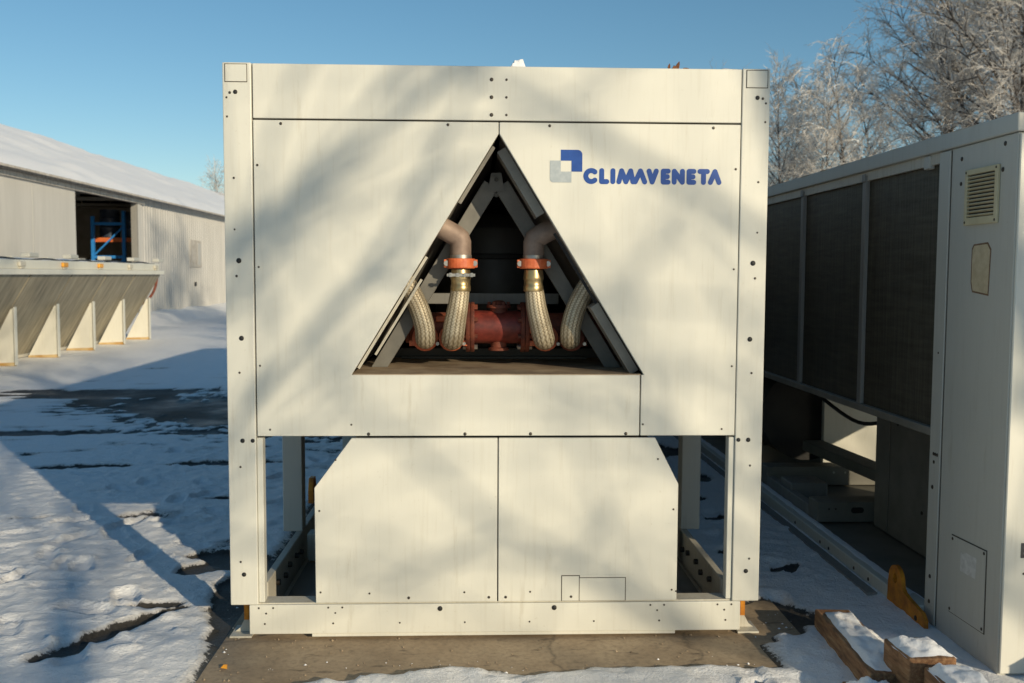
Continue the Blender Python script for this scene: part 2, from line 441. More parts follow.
def bare_at(x, y):
    n = fbm(x, y, 1.6, 4, 3.1)
    b = -1.0; n5 = fbm(x, y, 6.5, 3, 13.0)
    # the slab under and before the chiller is swept clear
    edge_front = -.33 + .13 * (x < -.25) * (-(x + .25)) / .4 * -1 + .06 * fbm(x, y, 3.2, 3, 9)
    inx = min(x + 1.155, 1.10 - x) / .22
    b = max(b, min(inx, (y - edge_front) / .12, (11 - y) / 1.0) + .12 * n)
    for px, py, rx, ry, a in PATCH:
        if abs(x - px) < 2.4 * max(rx, ry) and abs(y - py) < 2.4 * max(rx, ry):
            b = max(b, blob(x, y, px, py, rx, ry, a) * 1.2 + .5 * n + (.45 if py < 5 else .75) * n5)
    # slab edge strip left of the pad
    return b
gv = []; gb = []
for y in YS:
    for x in XS:
        near = -8 < x < 3 and -1 < y < 12
        b = bare_at(x, y) if near else -1 + .9 * max(0, fbm(x, y, .25, 3, 7)) 
        if near and y > 1.2 and abs(x + 2.5) < 3: b = max(b, 1.0 * fbm(x, y * 1.3, 1.7, 5, 21) - .62)
        bare = sstep(-.5, .42, b)
        th = 1 - sstep(.3, .75, bare)
        h = .024 + .008 * fbm(x, y, 1.1, 3, 1.0) + .0035 * fbm(x, y, 3.5, 3, 2.0) + (.0062 * fbm(x, y, 12, 3, 4.0) + .0035 * fbm(x, y, 30, 2, 5.0) if near else 0)
        if near:
            for px, py, r_, a, dp in prints:
                dx, dy = x - px, y - py
                if abs(dx) < .24 and abs(dy) < .24:
                    c, s_ = math.cos(a), math.sin(a)
                    u, v = (dx * c + dy * s_) / r_, (-dx * s_ + dy * c) / (r_ * .40)
                    q = (u ** 4 + v ** 4) ** .25
                    h += -dp * (1 - sstep(.75, 1.12, q)) + dp * .45 * math.exp(-((q - 1.25) / .22) ** 2)
        if near:
            for px, py, r_, hh in clods.get((int(x // .5), int(y // .5)), ()):
                q = ((x - px) ** 2 + (y - py) ** 2) / (r_ * r_)
                if q < 4: h += hh * math.exp(-q * 1.6)
        if x < -9.3 and 10 < y < 70: h += .26 * sstep(-9.3, -10.1, x) * (1 + .5 * fbm(x, y, .5, 3, 8))
        if -9.6 < x < -7.2 and 4 < y < 18.6: h *= .3
        gv.append((x, y, max(.0, h * th))); gb.append(bare)
nx = len(XS)
gf = [(j * nx + i, j * nx + i + 1, (j + 1) * nx + i + 1, (j + 1) * nx + i) for j in range(len(YS) - 1) for i in range(nx - 1)]
me = bpy.data.meshes.new('ground'); me.from_pydata(gv, [], gf); me.update()
a = me.attributes.new('bare', 'FLOAT', 'POINT'); a.data.foreach_set('value', gb)
me.polygons.foreach_set('use_smooth', [True] * len(me.polygons)); me.materials.append(M['ground'])
ground = bpy.data.objects.new('ground', me); COL.objects.link(ground); tag(ground, kind='structure')
b_ = MB(); b_.box(-1.14, 1.30, -1.4, 10.5, -.2, .004)
tag(b_.build('concrete_pad', M['slab'], None, .008), kind='structure')

# ------------------------------------------------------------------ the chiller in the middle
ch = thing('air_cooled_chiller', 'large cream chiller with blue lettering and pipes in a triangular opening, on the concrete slab', 'chiller', (0, 0, 0))
T = .018
ZT = 2.36
LEN = 9.0
# dark carcass just behind the sheets (gives the open seams their depth)
c = MB()
c.prism([(-1.09, .87), (-.62, .87), (-.62, 1.10), (.0, 2.13), (.62, 1.10), (.62, .87), (1.09, .87), (1.09, 2.35), (-1.09, 2.35)], .022, .05)
c.build('backing_frame', M['gap'], ch)
for s in (-1, 1):
    # corner post: face sheet + inner return flange
    p = MB(); x0, x1 = sorted((s * .987, s * 1.10))
    p.box(x0, x1, -.004, .10, .158, ZT)
    post = p.build('corner_post', M['cream'], ch, .004, seg=2)
    fl = MB(); xa, xb = sorted((s * .962, s * .986)); fl.box(xa, xb, .006, .055, .165, .853)
    fl.build('post_flange', M['cream'], post, .002)
    cp = MB(); xa, xb = sorted((s * 1.004, s * 1.088)); cp.box(xa, xb, -.0065, -.0042, 2.285, 2.352)
    cp.build('post_cap', M['cream'], post, .001)
    gl = MB(); xa2, xb2 = sorted((s * 1.0012, s * 1.0908)); gl.box(xa2, xb2, -.0052, -.0041, 2.2822, 2.3545); gl.build('cap_seam', M['gap'], post)
f = MB(); f.box(-.982, .984, 0, T, 2.143, ZT - .002); f.build('fascia_panel', M['cream'], ch, .003, seg=2)
lp = MB(); lp.prism([(-.982, .861), (.5855, .861), (.5855, 1.113), (-.598, 1.113), (-.0015, 2.090), (-.0015, 2.136), (-.982, 2.136)], 0, T)
lp.build('front_panel', M['cream'], ch, .002)
rp = MB(); rp.prism([(.5905, .861), (.984, .861), (.984, 2.136), (.0025, 2.136), (.0025, 2.090), (.602, 1.113), (.5905, 1.113)], 0, T)
rpan = rp.build('front_panel', M['cream'], ch, .002)
# folded returns round the triangle
rt_ = MB()
rt_.bar((-.5985, .045, 1.122), (-.004, .045, 2.092), .05, .004, (-1, 0, .6))
rt_.bar((.6015, .045, 1.122), (.006, .045, 2.092), .05, .004, (1, 0, .6))
rt_.build('opening_edge', M['cream_old'], ch)
# lower covers with a cut corner
lc = MB(); lc.prism([(-.751, .164), (-.0015, .164), (-.0015, .852), (-.600, .852), (-.753, .646)], -.003, .015)
lcp = lc.build('lower_cover', M['cream'], ch, .002)
rc = MB(); rc.prism([(.0035, .164), (.752, .164), (.752, .657), (.652, .852), (.0035, .852)], -.003, .015)
rcp = rc.build('lower_cover', M['cream'], ch, .002)
kp = MB()
for (x0, x1, z0, z1) in ((.270, .3405, .166, .2705), (.3435, .534, .166, .2615)):
    kp.box(x0, x1, -.0045, -.0034, z0, z1)
# hatch outline is a real open joint: dark strip below two inset plates
ko = MB(); ko.box(.2665, .5375, -.0036, -.0031, .1645, .274)
ko.build('hatch_joint', M['gap'], rcp)
kp.build('knockout_plate', M['cream'], rcp)
kt = MB(); kt.box(.3440, .5400, -.0052, -.0047, .2650, .2760); kt.build('hatch_lip', M['cream'], rcp)
# lower compartment behind the covers
lb = MB(); lb.prism([(-.742, .2), (.742, .2), (.742, .64), (.645, .835), (-.595, .835), (-.742, .63)], .02, .60)
lb.build('lower_compartment', M['frame_grey'], ch)
lbr = MB(); lbr.prism([(.62, .85), (.66, .85), (.775, .66), (.775, .60), (.735, .60), (.735, .645)], .62, .635)
for hz in ((.70, .745), (.735, .70)): lbr.box(hz[0] - .006, hz[0] + .006, .612, .6195, hz[1] - .006, hz[1] + .006)
lbr.build('compartment_bracket', M['frame_grey'], ch)
# base
bb = MB(); bb.box(-1.024, 1.023, -.004, .06, .034, .157); bb.build('base_beam', M['cream'], ch, .003, seg=2)
bl = MB(); bl.box(-.77, .75, .004, .07, .018, .033); bl.build('base_lip', M['cream'], ch, .002)
bt = MB(); bt.box(-1.0, 1.0, .008, .09, .1575, .1625); bt.build('base_top_plate', M['cream_old'], ch)
for s in (-1, 1):
    rl = MB(); xa, xb = sorted((s * .985, s * 1.02)); rl.box(xa, xb, .175, LEN, .02, .195); rl.box(*sorted((s * .955, s * .9849)), .175, LEN, .02, .03)
    rail = rl.build('base_rail', M['cream_old'], ch, .004)
    for yy in (.35, .52, .62, .80, .92):
        bm_ = MB(); bm_.cyl((s * .9849, yy, .11 + .03 * ((yy * 37) % 1)), (s * .968, yy, .11 + .03 * ((yy * 37) % 1)), .014, 8); bm_.build('rail_bolt', M['screw'], rail)
    for yy in (1.0, 3.2, 5.4, 7.6, 8.9):
        ps = MB(); xa, xb = sorted((s * .985, s * 1.083)); ps.box(xa, xb, yy, yy + .10, .196, .87)
        ps.build('support_post', M['grey_paint'], ch, .003)
    # lifting lug and foot bracket at the front corner
    br = MB()
    br.box(*sorted((s * 1.0245, s * 1.115)), .03, .16, .006, .014)
    br.prism([(s * 1.026, .0145), (s * 1.105, .0145), (s * 1.085, .03), (s * 1.048, .10), (s * 1.04, .150), (s * 1.026, .150)], .085, .093)
    fb = br.build('foot_bracket', M['cream_old'], ch)
    lg = MB(); lg.box(*sorted((s * 1.0405, s * 1.060)), .055, .08, .075, .152); lg.build('bracket_lug', M['yellow'], fb)
for yy in (.96, 3.2, 5.4, 7.6):
    cb = MB(); cb.box(-.9545, .9545, yy, yy + .09, .05, .193); cb.build('cross_beam', M['cream_old'], ch, .004)
fl = MB(); fl.box(-.9535, .9535, .18, .955, .031, .045); fl.build('base_pan', M['under'], ch)
dg = MB()
dg.bar((-.86, .25, .052), (-.72, .93, .052), .05, .012); dg.build('pan_strip', M['frame_grey'], ch)
dg = MB(); dg.bar((.76, .93, .052), (.86, .25, .052), .05, .012); dg.build('pan_strip', M['frame_grey'], ch)
lg = MB(); lg.prism([(1.60, .196), (1.72, .196), (1.72, .27), (1.69, .34), (1.63, .34), (1.60, .27)], -1.06, -1.03, 0)
lg.build('lifting_lug', M['yellow'], ch, .003)
# central boxed-in machine room further back, closed floor of the upper body
mr = MB(); mr.box(-.60, .60, 2.6, LEN - .1, .2, .86); mr.build('machine_housing', M['frame_grey'], ch)
# body behind: side coils, top, floor
for s in (-1, 1):
    tb = MB(); xa, xb = sorted((s * 1.02, s * 1.10)); tb.box(xa, xb, .1005, LEN, 2.15, ZT - .004); tb.build('top_rail', M['cream_old'], ch, .003)
    tb = MB(); tb.box(xa, xb, .1005, LEN, .86, .91); tb.build('bottom_rail', M['cream_old'], ch, .003)
    ys = [.1005, 1.0, 3.2, 5.4, 7.6, LEN]
    for y0, y1 in zip(ys, ys[1:]):
        cc = MB(); xa2, xb2 = sorted((s * 1.03, s * 1.07)); cc.box(xa2, xb2, y0, y1 - .05, .9105, 2.1495); cc.build('side_coil', M['coil'], ch)
        mu = MB(); mu.box(xa, xb, y1 - .0495, y1 - .0005, .911, 2.149); mu.build('coil_post', M['cream_old'], ch)
tp = MB(); tp.box(-1.0195, 1.0195, .0505, LEN, 2.30, 2.35); tp.build('top_deck', M['cream_old'], ch)
ff = MB(); ff.box(-1.019, 1.019, .0505, LEN, .862, .90); ff.build('upper_floor', M['under'], ch)
rw = MB(); rw.box(-1.1, 1.1, LEN + .0005, LEN + .02, .86, ZT - .005); rw.build('rear_panel', M['cream'], ch)

# ---- inside the triangular opening
def tri_half(z): return .60 * (2.093 - z) / (2.093 - 1.113)
tw = MB()
for s in (-1, 1):   # sloping inner walls
    n_ = Vector((s * .853, 0, .522))
    A = Vector((s * .595, 0, 1.113)) + n_ * .012; B_ = Vector((0, 0, 2.10)) + n_ * .012
    for (y0, y1) in ((.05, 2.2),):
        q = [Vector((A.x, y0, A.z)), Vector((B_.x, y0, B_.z)), Vector((B_.x, y1, B_.z)), Vector((A.x, y1, A.z))]
        tw.add(q + [v + n_ * .03 for v in q], [(0, 1, 2, 3), (7, 6, 5, 4), (0, 4, 5, 1), (1, 5, 6, 2), (2, 6, 7, 3), (3, 7, 4, 0)])
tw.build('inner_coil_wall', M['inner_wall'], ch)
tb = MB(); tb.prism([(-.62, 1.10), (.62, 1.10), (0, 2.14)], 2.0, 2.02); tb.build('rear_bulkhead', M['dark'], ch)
def on_slope(s, z, inset, y):
    n_ = Vector((-s * .853, 0, -.522))
    return Vector((s * tri_half(z), y, z)) + n_ * inset
def strip(s, za, zb, y0, y1, th=.006, inset=.002):
    m = MB(); n_ = Vector((-s * .853, 0, -.522))
    q = [on_slope(s, za, inset, y0), on_slope(s, zb, inset, y0), on_slope(s, zb, inset, y1), on_slope(s, za, inset, y1)]
    m.add(q + [v + n_ * th for v in q], [(0, 1, 2, 3), (7, 6, 5, 4), (0, 4, 5, 1), (1, 5, 6, 2), (2, 6, 7, 3), (3, 7, 4, 0)])
    return m
def flange_strip(s_, za, zb, w0, w1, y, mat, dp=.006):
    m = MB(); P = [on_slope(s_, za, w0, 0), on_slope(s_, zb, w0, 0), on_slope(s_, zb, w1, 0), on_slope(s_, za, w1, 0)]
    m.prism([(p.x, p.z) for p in P], y, y + dp); m.build('coil_header', mat, ch)
flange_strip(1, 1.78, 2.045, .002, .040, .055, M['strip'], .13)  # this strip and the next deepened to shade the left leg
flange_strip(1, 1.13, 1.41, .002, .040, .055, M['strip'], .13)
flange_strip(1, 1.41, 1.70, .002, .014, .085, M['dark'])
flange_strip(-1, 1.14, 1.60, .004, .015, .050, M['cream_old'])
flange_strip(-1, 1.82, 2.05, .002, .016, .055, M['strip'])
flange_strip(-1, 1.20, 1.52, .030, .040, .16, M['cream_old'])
# A-frame
YF = .30
for s in (-1, 1):
    af = MB(); P0 = Vector((-.004 + s * .022, 1.915)); P1 = Vector((s * .515, 1.1155))
    d = (P1 - P0).normalized(); nn = Vector((d.y, -d.x)) * (.035)
    af.prism([tuple(P0 + nn), (P1.x + nn.x * 1.2, 1.1155), (P1.x - nn.x * 1.2, 1.1155), tuple(P0 - nn)], YF + (.0 if s < 0 else .004), YF + .03 + (0 if s < 0 else .004))
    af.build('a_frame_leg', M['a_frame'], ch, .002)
gp = MB(); gp.prism([(-.040, 1.885), (.032, 1.885), (.018, 1.965), (-.026, 1.965)], YF - .006, YF - .001); gp.build('apex_gusset', M['a_frame'], ch)
for z in (1.935, 1.868):
    gb2 = MB(); gb2.cyl((-.004, YF - .0065, z), (-.004, YF - .015, z), .010, 6); gb2.build('apex_bolt', M['screw'], ch)
cb = MB(); cb.box(-.36, .30, .62, .66, 1.385, 1.435); cb.build('tie_bar', M['frame_grey'], ch, .002)
tk = MB(); tk.lathe([(.02, 1.12), (.30, 1.12), (.31, 1.2), (.31, 1.66), (.29, 1.76), (.2, 1.83), (.03, 1.86)], (0, 1.25, 0), 40); tk.build('receiver_vessel', M['tank'], ch, smooth=True)
tk2 = MB(); tk2.lathe([(.312, 1.60), (.320, 1.605), (.320, 1.625), (.312, 1.63)], (0, 1.25, 0), 40); tk2.build('vessel_band', M['dark'], ch, smooth=True)
ty = MB(); ty.box(-.600, .600, .0195, .80, 1.105, 1.115); ty.build('drip_tray', M['tray'], ch)
tyl = MB(); tyl.box(-.592, .588, .0005, .019, 1.1135, 1.1165); tyl.build('tray_lip', M['tray'], ch)
sb = MB(); sb.box(-.53, .56, .80, .84, 1.100, 1.162); sb.box(-.45, .45, .72, .74, 1.1155, 1.128); sb.build('tray_rear_bar', M['tank'], ch, .002)
# manifold
YM, ZM = .45, 1.286
mp = MB(); mp.cyl((-.098, YM, ZM), (.112, YM, ZM), .075, 28); man = mp.build('manifold_pipe', M['red'], ch, smooth=True)
for s, xa, xb in ((-1, -.41, -.136), (1, .149, .535)):
    q = MB(); q.cyl((xa, YM, ZM), (xb, YM, ZM), .066, 24)
    q.lathe([(.066, 0), (.074, .004), (.074, .02), (.066, .024)], (xa if s < 0 else xb - .024, YM, ZM), 24, 'X')
    side = q.build('header_pipe', M['rust_red'], ch, smooth=True)
for fx in (-.136, .111):
    q = MB(); q.lathe([(.06, 0), (.112, .0), (.114, .003), (.114, .0155), (.112, .0175), (.06, .0175)], (fx, YM, ZM), 30, 'X')
    q.lathe([(.06, .0195), (.112, .0195), (.114, .0225), (.114, .035), (.112, .038), (.06, .038)], (fx, YM, ZM), 30, 'X')
    fg = q.build('flange', M['rust_red'], ch, smooth=True)
    for k in range(8):
        a = 2 * PI * (k + .5) / 8; y_, z_ = YM + .097 * math.cos(a), ZM + .097 * math.sin(a)
        h = MB(); h.cyl((fx - .014, y_, z_), (fx + .052, y_, z_), .011, 6)
        h.build('flange_bolt', M['bolt'] if k in (5, 6) else M['rust_red'], fg)
vb = MB(); vb.lathe([(.04, 1.34), (.04, 1.372), (.055, 1.373), (.055, 1.386), (.035, 1.388), (.026, 1.402), (.015, 1.407)], (.012, YM, 0), 20)
vb.build('valve_bonnet', M['rust_red'], man, smooth=True)
for k in range(6):
    a = 2 * PI * k / 6; h = MB(); h.cyl((.012 + .043 * math.cos(a), YM + .043 * math.sin(a), 1.3865), (.012 + .043 * math.cos(a), YM + .043 * math.sin(a), 1.400), .008, 6); h.build('bonnet_bolt', M['rust_red'], man)
vp = MB(); vp.lathe([(.04, 1.178), (.046, 1.180), (.046, 1.19), (.036, 1.195), (.036, 1.25)], (.012, YM, 0), 18); vp.build('valve_base', M['rust_red'], man, smooth=True)
for x0, x1 in ((-.385, -.33), (-.27, -.215)):
    hd = MB(); hd.box(x0, x1, YM - .075, YM - .02, 1.312, 1.338); hd.build('clamp_bracket', M['orange'], ch, .004)

def spline(ps, n=14):
    ps = [Vector(p) for p in ps]; out = []
    q = [ps[0] * 2 - ps[1]] + ps + [ps[-1] * 2 - ps[-2]]
    for i in range(1, len(q) - 2):
        for k in range(n):
            t = k / n; a, b, c_, d = q[i - 1], q[i], q[i + 1], q[i + 2]
            out.append(.5 * ((2 * b) + (c_ - a) * t + (2 * a - 5 * b + 4 * c_ - d) * t * t + (3 * b - a - 3 * c_ + d) * t ** 3))
    out.append(ps[-1]); return out
def tw_(p):
    return tuple(c_ + (v - c_) * .972 for v, c_ in zip(p, (cx, cy, cz)))
def hose(ps, r0, r1):
    ps = [tw_(p) for p in ps[:-1]] + [(ps[-1][0], YM - .03, ps[-1][2] + .004)]
    r0 *= .91; r1 *= .91
    pts = spline(ps); n = len(pts)
    rad = [r0 + (r1 - r0) * min(1, i / n * 1.6) for i in range(n)]
    m = MB(); m.tube(pts, rad, 32, True, True)
    return m.build('braided_hose', M['braid'], ch, smooth=True)
h1 = hose([(-.50, .27, 1.63), (-.42, .32, 1.515), (-.355, .35, 1.40), (-.322, .36, 1.30), (-.318, .39, 1.237), (-.318, .47, 1.235)], .046, .048)
h2 = hose([(-.160, .35, 1.505), (-.161, .35, 1.46), (-.172, .352, 1.38), (-.186, .36, 1.30), (-.195, .39, 1.237), (-.20, .47, 1.235)], .041, .053)
h3 = hose([(.164, .35, 1.505), (.168, .35, 1.46), (.178, .352, 1.38), (.197, .36, 1.30), (.215, .39, 1.237), (.22, .47, 1.235)], .041, .052)
h4 = hose([(.52, .27, 1.62), (.43, .32, 1.515), (.365, .35, 1.40), (.335, .36, 1.30), (.335, .39, 1.237), (.338, .47, 1.235)], .046, .048)
for x in (-.318, -.20, .22, .338):
    q = MB(); q.lathe([(.04, 0), (.057, 0), (.059, .004), (.059, .02), (.04, .024)], (x, .365, 1.240), 20, 'Y')
    q.box(x - .070, x + .070, .366, .387, 1.205, 1.228)
    cu = q.build('hose_clamp', M['orange'] if x < .3 else M['rust_red'], ch, smooth=False)
    b2 = MB(); b2.cyl((x + .056, .345, 1.216), (x + .056, .40, 1.216), .008, 8); b2.build('clamp_bolt', M['bolt'], cu)
YH = .228
for s, x in ((-1, -.157), (1, .157)):
    # brass end of the hose, coupling, elbow pipe
    q = MB(); q.lathe([(.042, 1.452), (.0435, 1.455), (.0435, 1.475), (.0415, 1.478), (.0415, 1.500), (.044, 1.503), (.044, 1.512), (.040, 1.545)], (x, YH, 0), 28)
    q.build('hose_collar', M['brass'], ch, smooth=True)
    q = MB(); q.lathe([(.045, 1.549), (.060, 1.549), (.063, 1.553), (.063, 1.588), (.060, 1.592), (.045, 1.592)], (x, YH, 0), 28)
    for t in (-1, 1):
        q.box(x + t * .046, x + t * .072, .208, .248, 1.553, 1.588)
    cpl = q.build('pipe_coupling', M['orange'], ch, .004, smooth=False, seg=2)
    for t in (-1, 1):
        h = MB(); h.cyl((x + t * .060, .198, 1.571), (x + t * .060, .258, 1.571), .012, 8); h.build('coupling_bolt', M['bolt'], cpl)
    q = MB(); q.tube([(x, YH, 1.56), (x, YH, 1.607)], .0475, 24); q.build('pipe_end', M['bolt'], ch, smooth=True)
    q = MB(); q.tube([(x, YH, 1.59), (x, YH, 1.664), (x + s * .004, YH, 1.676), (x + s * .018, YH, 1.688), (x + s * .20, YH + .0, 1.790)], [.045, .045, .046, .046, .045], 24)
    q.build('elbow_pipe', M['rust_pipe'], ch, smooth=True)
q = MB(); q.lathe([(.0445, 1.514), (.048, 1.515), (.048, 1.528), (.0445, 1.529)], (-.157, YH, 0), 24); q.box(-.215, -.095, YH - .052, YH - .047, 1.515, 1.527)
for k in range(4): q.box(-.205 + k * .030, -.193 + k * .030, YH - .057, YH - .0525, 1.513, 1.530)
q.build('worm_clamp', M['bolt'], ch)

# ---- screws: pixel-free list in metres on the front sheet
SC = bpy.data.meshes.new('screw'); bmx = bmesh.new()
bmesh.ops.create_uvsphere(bmx, u_segments=10, v_segments=6, radius=1.0); bmesh.ops.scale(bmx, vec=(1, .45, 1), verts=bmx.verts); bmx.to_mesh(SC); bmx.free()
SC.materials.append(M['screw'])
SH = SC.copy(); SH.materials.clear(); SH.materials.append(M['hole'])
SP = SC.copy(); SP.materials.clear(); SP.materials.append(M['cream_old'])
def dot(parent, x, y, z, r, me=SC, name='screw', rz=0):
    o = bpy.data.objects.new(name, me); COL.objects.link(o)
    r *= .86
    o.location = (x, y, z); o.scale = (r, r, r); o.rotation_euler.z = rz
    attach(o, parent); return o
posts = [o for o in ch.children if o.name.startswith('corner_post')]
for po, s in zip(posts, (-1, 1)):
    for (x, z, r, k) in ((1.085, 2.293, .0045, 0), (1.071, 2.241, .0065, 0), (1.049, 2.244, .0105, 1), (1.084, 2.222, .005, 0), (1.083, 2.147, .005, 0),
                         (1.060, 1.905, .0055, 0), (1.045, 1.575, .0125, 1), (1.055, 1.513, .006, 0), (1.039, 1.262, .012, 1), (1.049, 1.122, .0055, 0),
                         (1.060, 1.70, .0045, 0), (1.041, .843, .011, 1), (.990 + .004, .843, .0, 0), (1.051, .735, .0055, 0), (1.056, .34, .0055, 0), (1.043, .287, .011, 1)):
        if r: dot(po, s * x, -.0048, z, r, SH if k else SC, 'fixing_hole' if k else 'screw')
    dot(po, s * 1.000, -.0048, .843, .010, SH, 'fixing_hole')
bbm = [o for o in ch.children if o.name.startswith('base_beam')][0]
for s in (-1, 1):
    for (x, z, r, k) in ((.985, .145, .005, 0), (.926, .145, .005, 0), (.955, .122, .005, 0), (.961, .078, .005, 0), (.700, .145, .005, 0), (.642, .145, .005, 0),
                         (.671, .122, .0045, 0), (.680, .078, .005, 0), (.405, .078, .0045, 0), (.238, .137, .0125, 1), (.135, .078, .0045, 0)):
        dot(bbm, s * x, -.0048, z, r, SH if k else SC, 'fixing_hole' if k else 'screw')
for pa, s in ((lcp, -1), (rcp, 1)):
    for (x, z, r) in ((.665, .763, .005), (.733, .551, .005), (.731, .209, .005), (.53, .203, .005), (.368, .183, .007), (.137, .205, .005), (.035, .183, .007)):
        if s > 0 and .26 < x < .55: x += .22 if x > .5 else -.06
        dot(pa, s * x if s > 0 else -x, -.0038, z, r)
fps = [o for o in ch.children if o.name.startswith('front_panel')]
for pa, s in ((fps[0], -1), (fps[1], 1)):
    for (x, z, r) in ((.872, 2.122, .007), (.205, 2.124, .007), (.967, 1.957, .006), (.967, 1.55, .005), (.967, 1.15, .005), (.53, .869, .008), (.135, .869, .008), (.60, .908, .005), (.93, .888, .005)):
        dot(pa, s * x, -.0008, z, r)
fa = [o for o in ch.children if o.name.startswith('fascia_panel')][0]
for x, r in ((-.030, .009), (.030, .006)):
    for z in (2.305, 2.235, 2.165): dot(fa, x, -.0008, z, r)

# ---- emblem and wordmark on the right-hand panel
U = .0437; LX, LZ = .2075, 2.029
def rounded(pts, corner, r, n=6):
    out = []
    for i, p in enumerate(pts):
        if i != corner: out.append(p); continue
        a = Vector(pts[i - 1]); b = Vector(p); c_ = Vector(pts[(i + 1) % len(pts)])
        d1 = (a - b).normalized() * r; d2 = (c_ - b).normalized() * r; ctr = b + d1 + d2
        for k in range(n + 1):
            t = PI / 2 * k / n; out.append(tuple(ctr - d2 * math.cos(t) - d1 * math.sin(t)))
    return out
e1 = [(LX + U, LZ - U), (LX + U, LZ), (LX + 3 * U, LZ), (LX + 3 * U, LZ - 2 * U), (LX + 2 * U, LZ - 2 * U), (LX + 2 * U, LZ - U)]
m = MB(); m.prism(rounded(e1, 2, .02), -.0016, -.0003); m.build('blue_emblem', M['blue'], rpan)
e2 = [(LX, LZ - U), (LX + U, LZ - U), (LX + U, LZ - 2 * U), (LX + 2 * U, LZ - 2 * U), (LX + 2 * U, LZ - 3 * U), (LX, LZ - 3 * U)]
m = MB(); m.prism(rounded(e2, 5, .014), -.0016, -.0003); m.build('silver_emblem', M['silver'], rpan)
def fx(px): return .350 + (px - 585) * .00412
ZB, ZH, SR = 1.9025, 1.9465, .0101       # stroke centre lines and half width
cnt = [0]
def stadium(m, a, b, r=SR):
    a = Vector(a); b = Vector(b); d = (b - a).normalized(); n_ = Vector((-d.y, d.x)); pts = []
    for c_, t0 in ((b, -PI / 2), (a, PI / 2)):
        for k in range(9):
            t = t0 + PI * k / 8; pts.append(tuple(c_ + d * (r * math.cos(t)) + n_ * (r * math.sin(t))))
    o = .00008 * cnt[0]; cnt[0] = (cnt[0] + 1) % 8
    m.prism(pts, -.0012 - o, -.0003)
def letter(strokes):
    m = MB(); cnt[0] = 0
    for s_ in strokes:
        for a, b in zip(s_, s_[1:]): stadium(m, a, b)
    return m
L_ = []
cxx, czz, rr = fx(591.2), (ZB + ZH) / 2, (ZH - ZB) / 2
m = MB(); pts = []
for k in range(29):
    t = R(48 + (312 - 48) * k / 28); pts.append((cxx + (rr + SR) * math.cos(t) * 1.0, czz + (rr + SR) * math.sin(t)))
e = R(312)
for k in range(1, 8): t = e + PI * k / 8; pts.append((cxx + rr * math.cos(e) + SR * math.cos(t), czz + rr * math.sin(e) + SR * math.sin(t)))
for k in range(29):
    t = R(312 - (312 - 48) * k / 28); pts.append((cxx + (rr - SR) * math.cos(t), czz + (rr - SR) * math.sin(t)))
e = R(48)
for k in range(1, 8): t = e + PI + PI * k / 8; pts.append((cxx + rr * math.cos(e) + SR * math.cos(t), czz + rr * math.sin(e) + SR * math.sin(t)))
m.prism(pts, -.0014, -.0003); L_.append(m)
ZM2 = (ZB + ZH) / 2
def X(*p): return [(fx(a), b) for a, b in p]
L_ += [letter([X((601.5, ZH), (601.5, ZB), (606.6, ZB))]),
       letter([X((612.6, ZH), (612.6, ZB))]),
       letter([X((618.6, ZB), (621.2, ZH), (625.6, ZB), (630.2, ZH), (632.6, ZB))]),
       letter([X((634.8, ZB), (639.9, ZH), (644.2, ZB))]),
       letter([X((648.4, ZH), (651.6, ZB), (655.6, ZH))]),
       letter([X((667.4, ZH), (662.6, ZH), (662.6, ZB), (667.4, ZB)), X((662.6, ZM2), (666.6, ZM2))]),
       letter([X((673.5, ZB), (673.5, ZH), (681.6, ZB), (681.6, ZH))]),
       letter([X((693.0, ZH), (688.2, ZH), (688.2, ZB), (693.0, ZB)), X((688.2, ZM2), (692.2, ZM2))]),
       letter([X((699.0, ZH), (706.4, ZH)), X((702.7, ZH), (702.7, ZB))]),
       letter([X((709.6, ZB), (714.0, ZH), (718.2, ZB))])]
for m in L_: m.build('letter', M['blue'], rpan)

# ---- bits on top
def lump(name, x0, x1, y0, y1, z, h, seed, label, cat, parent=None, mat='snow', nx=14, ny=8):
    m = MB(); vs = []; fs = []
    for j in range(ny + 1):
        for i in range(nx + 1):
            u, v = i / nx, j / ny
            e_ = min(u, 1 - u, v * .9 + .02, (1 - v) * .9 + .02)
            k = sstep(0, .2, e_)
            x = x0 + (x1 - x0) * u; y = y0 + (y1 - y0) * v
            nz = fbm(x, y, 14, 3, seed); wob = .012 * fbm(x, y, 9, 2, seed + 5)
            vs.append((x + wob * (1 - k), y + wob * (1 - k), z + h * k * (.75 + .6 * nz)))
    for j in range(ny):
        for i in range(nx):
            a_ = j * (nx + 1) + i; fs.append((a_, a_ + 1, a_ + nx + 2, a_ + nx + 1))
    ring = [i for i in range(nx + 1)] + [(j * (nx + 1) + nx) for j in range(1, ny + 1)] + [ny * (nx + 1) + i for i in range(nx - 1, -1, -1)] + [j * (nx + 1) for j in range(ny - 1, 0, -1)]
    b0 = len(vs)
    for i in ring: vs.append((vs[i][0], vs[i][1], z))
    n_ = len(ring)
    for i in range(n_): fs.append((ring[i], ring[(i + 1) % n_], b0 + (i + 1) % n_, b0 + i))
    fs.append(tuple(b0 + i for i in range(n_)))
    m.add(vs, fs); o = m.build(name, M[mat], parent, smooth=True)
    if label: tag(o, label, cat)
    return o
lump('snow_patch', -1.09, -.84, .02, .6, ZT + .001, .012, 1, 'thin frozen snow crust on the top left corner of the middle chiller', 'snow patch')
lump('snow_lump', .052, .108, .01, .07, ZT - .001, .030, 2, 'small snow lump on the middle of the chiller roof edge', 'snow lump', nx=10, ny=10)
lump('snow_patch', .86, 1.06, .02, .5, ZT + .001, .022, 3, 'flat snow crust on the top right corner of the middle chiller', 'snow patch')
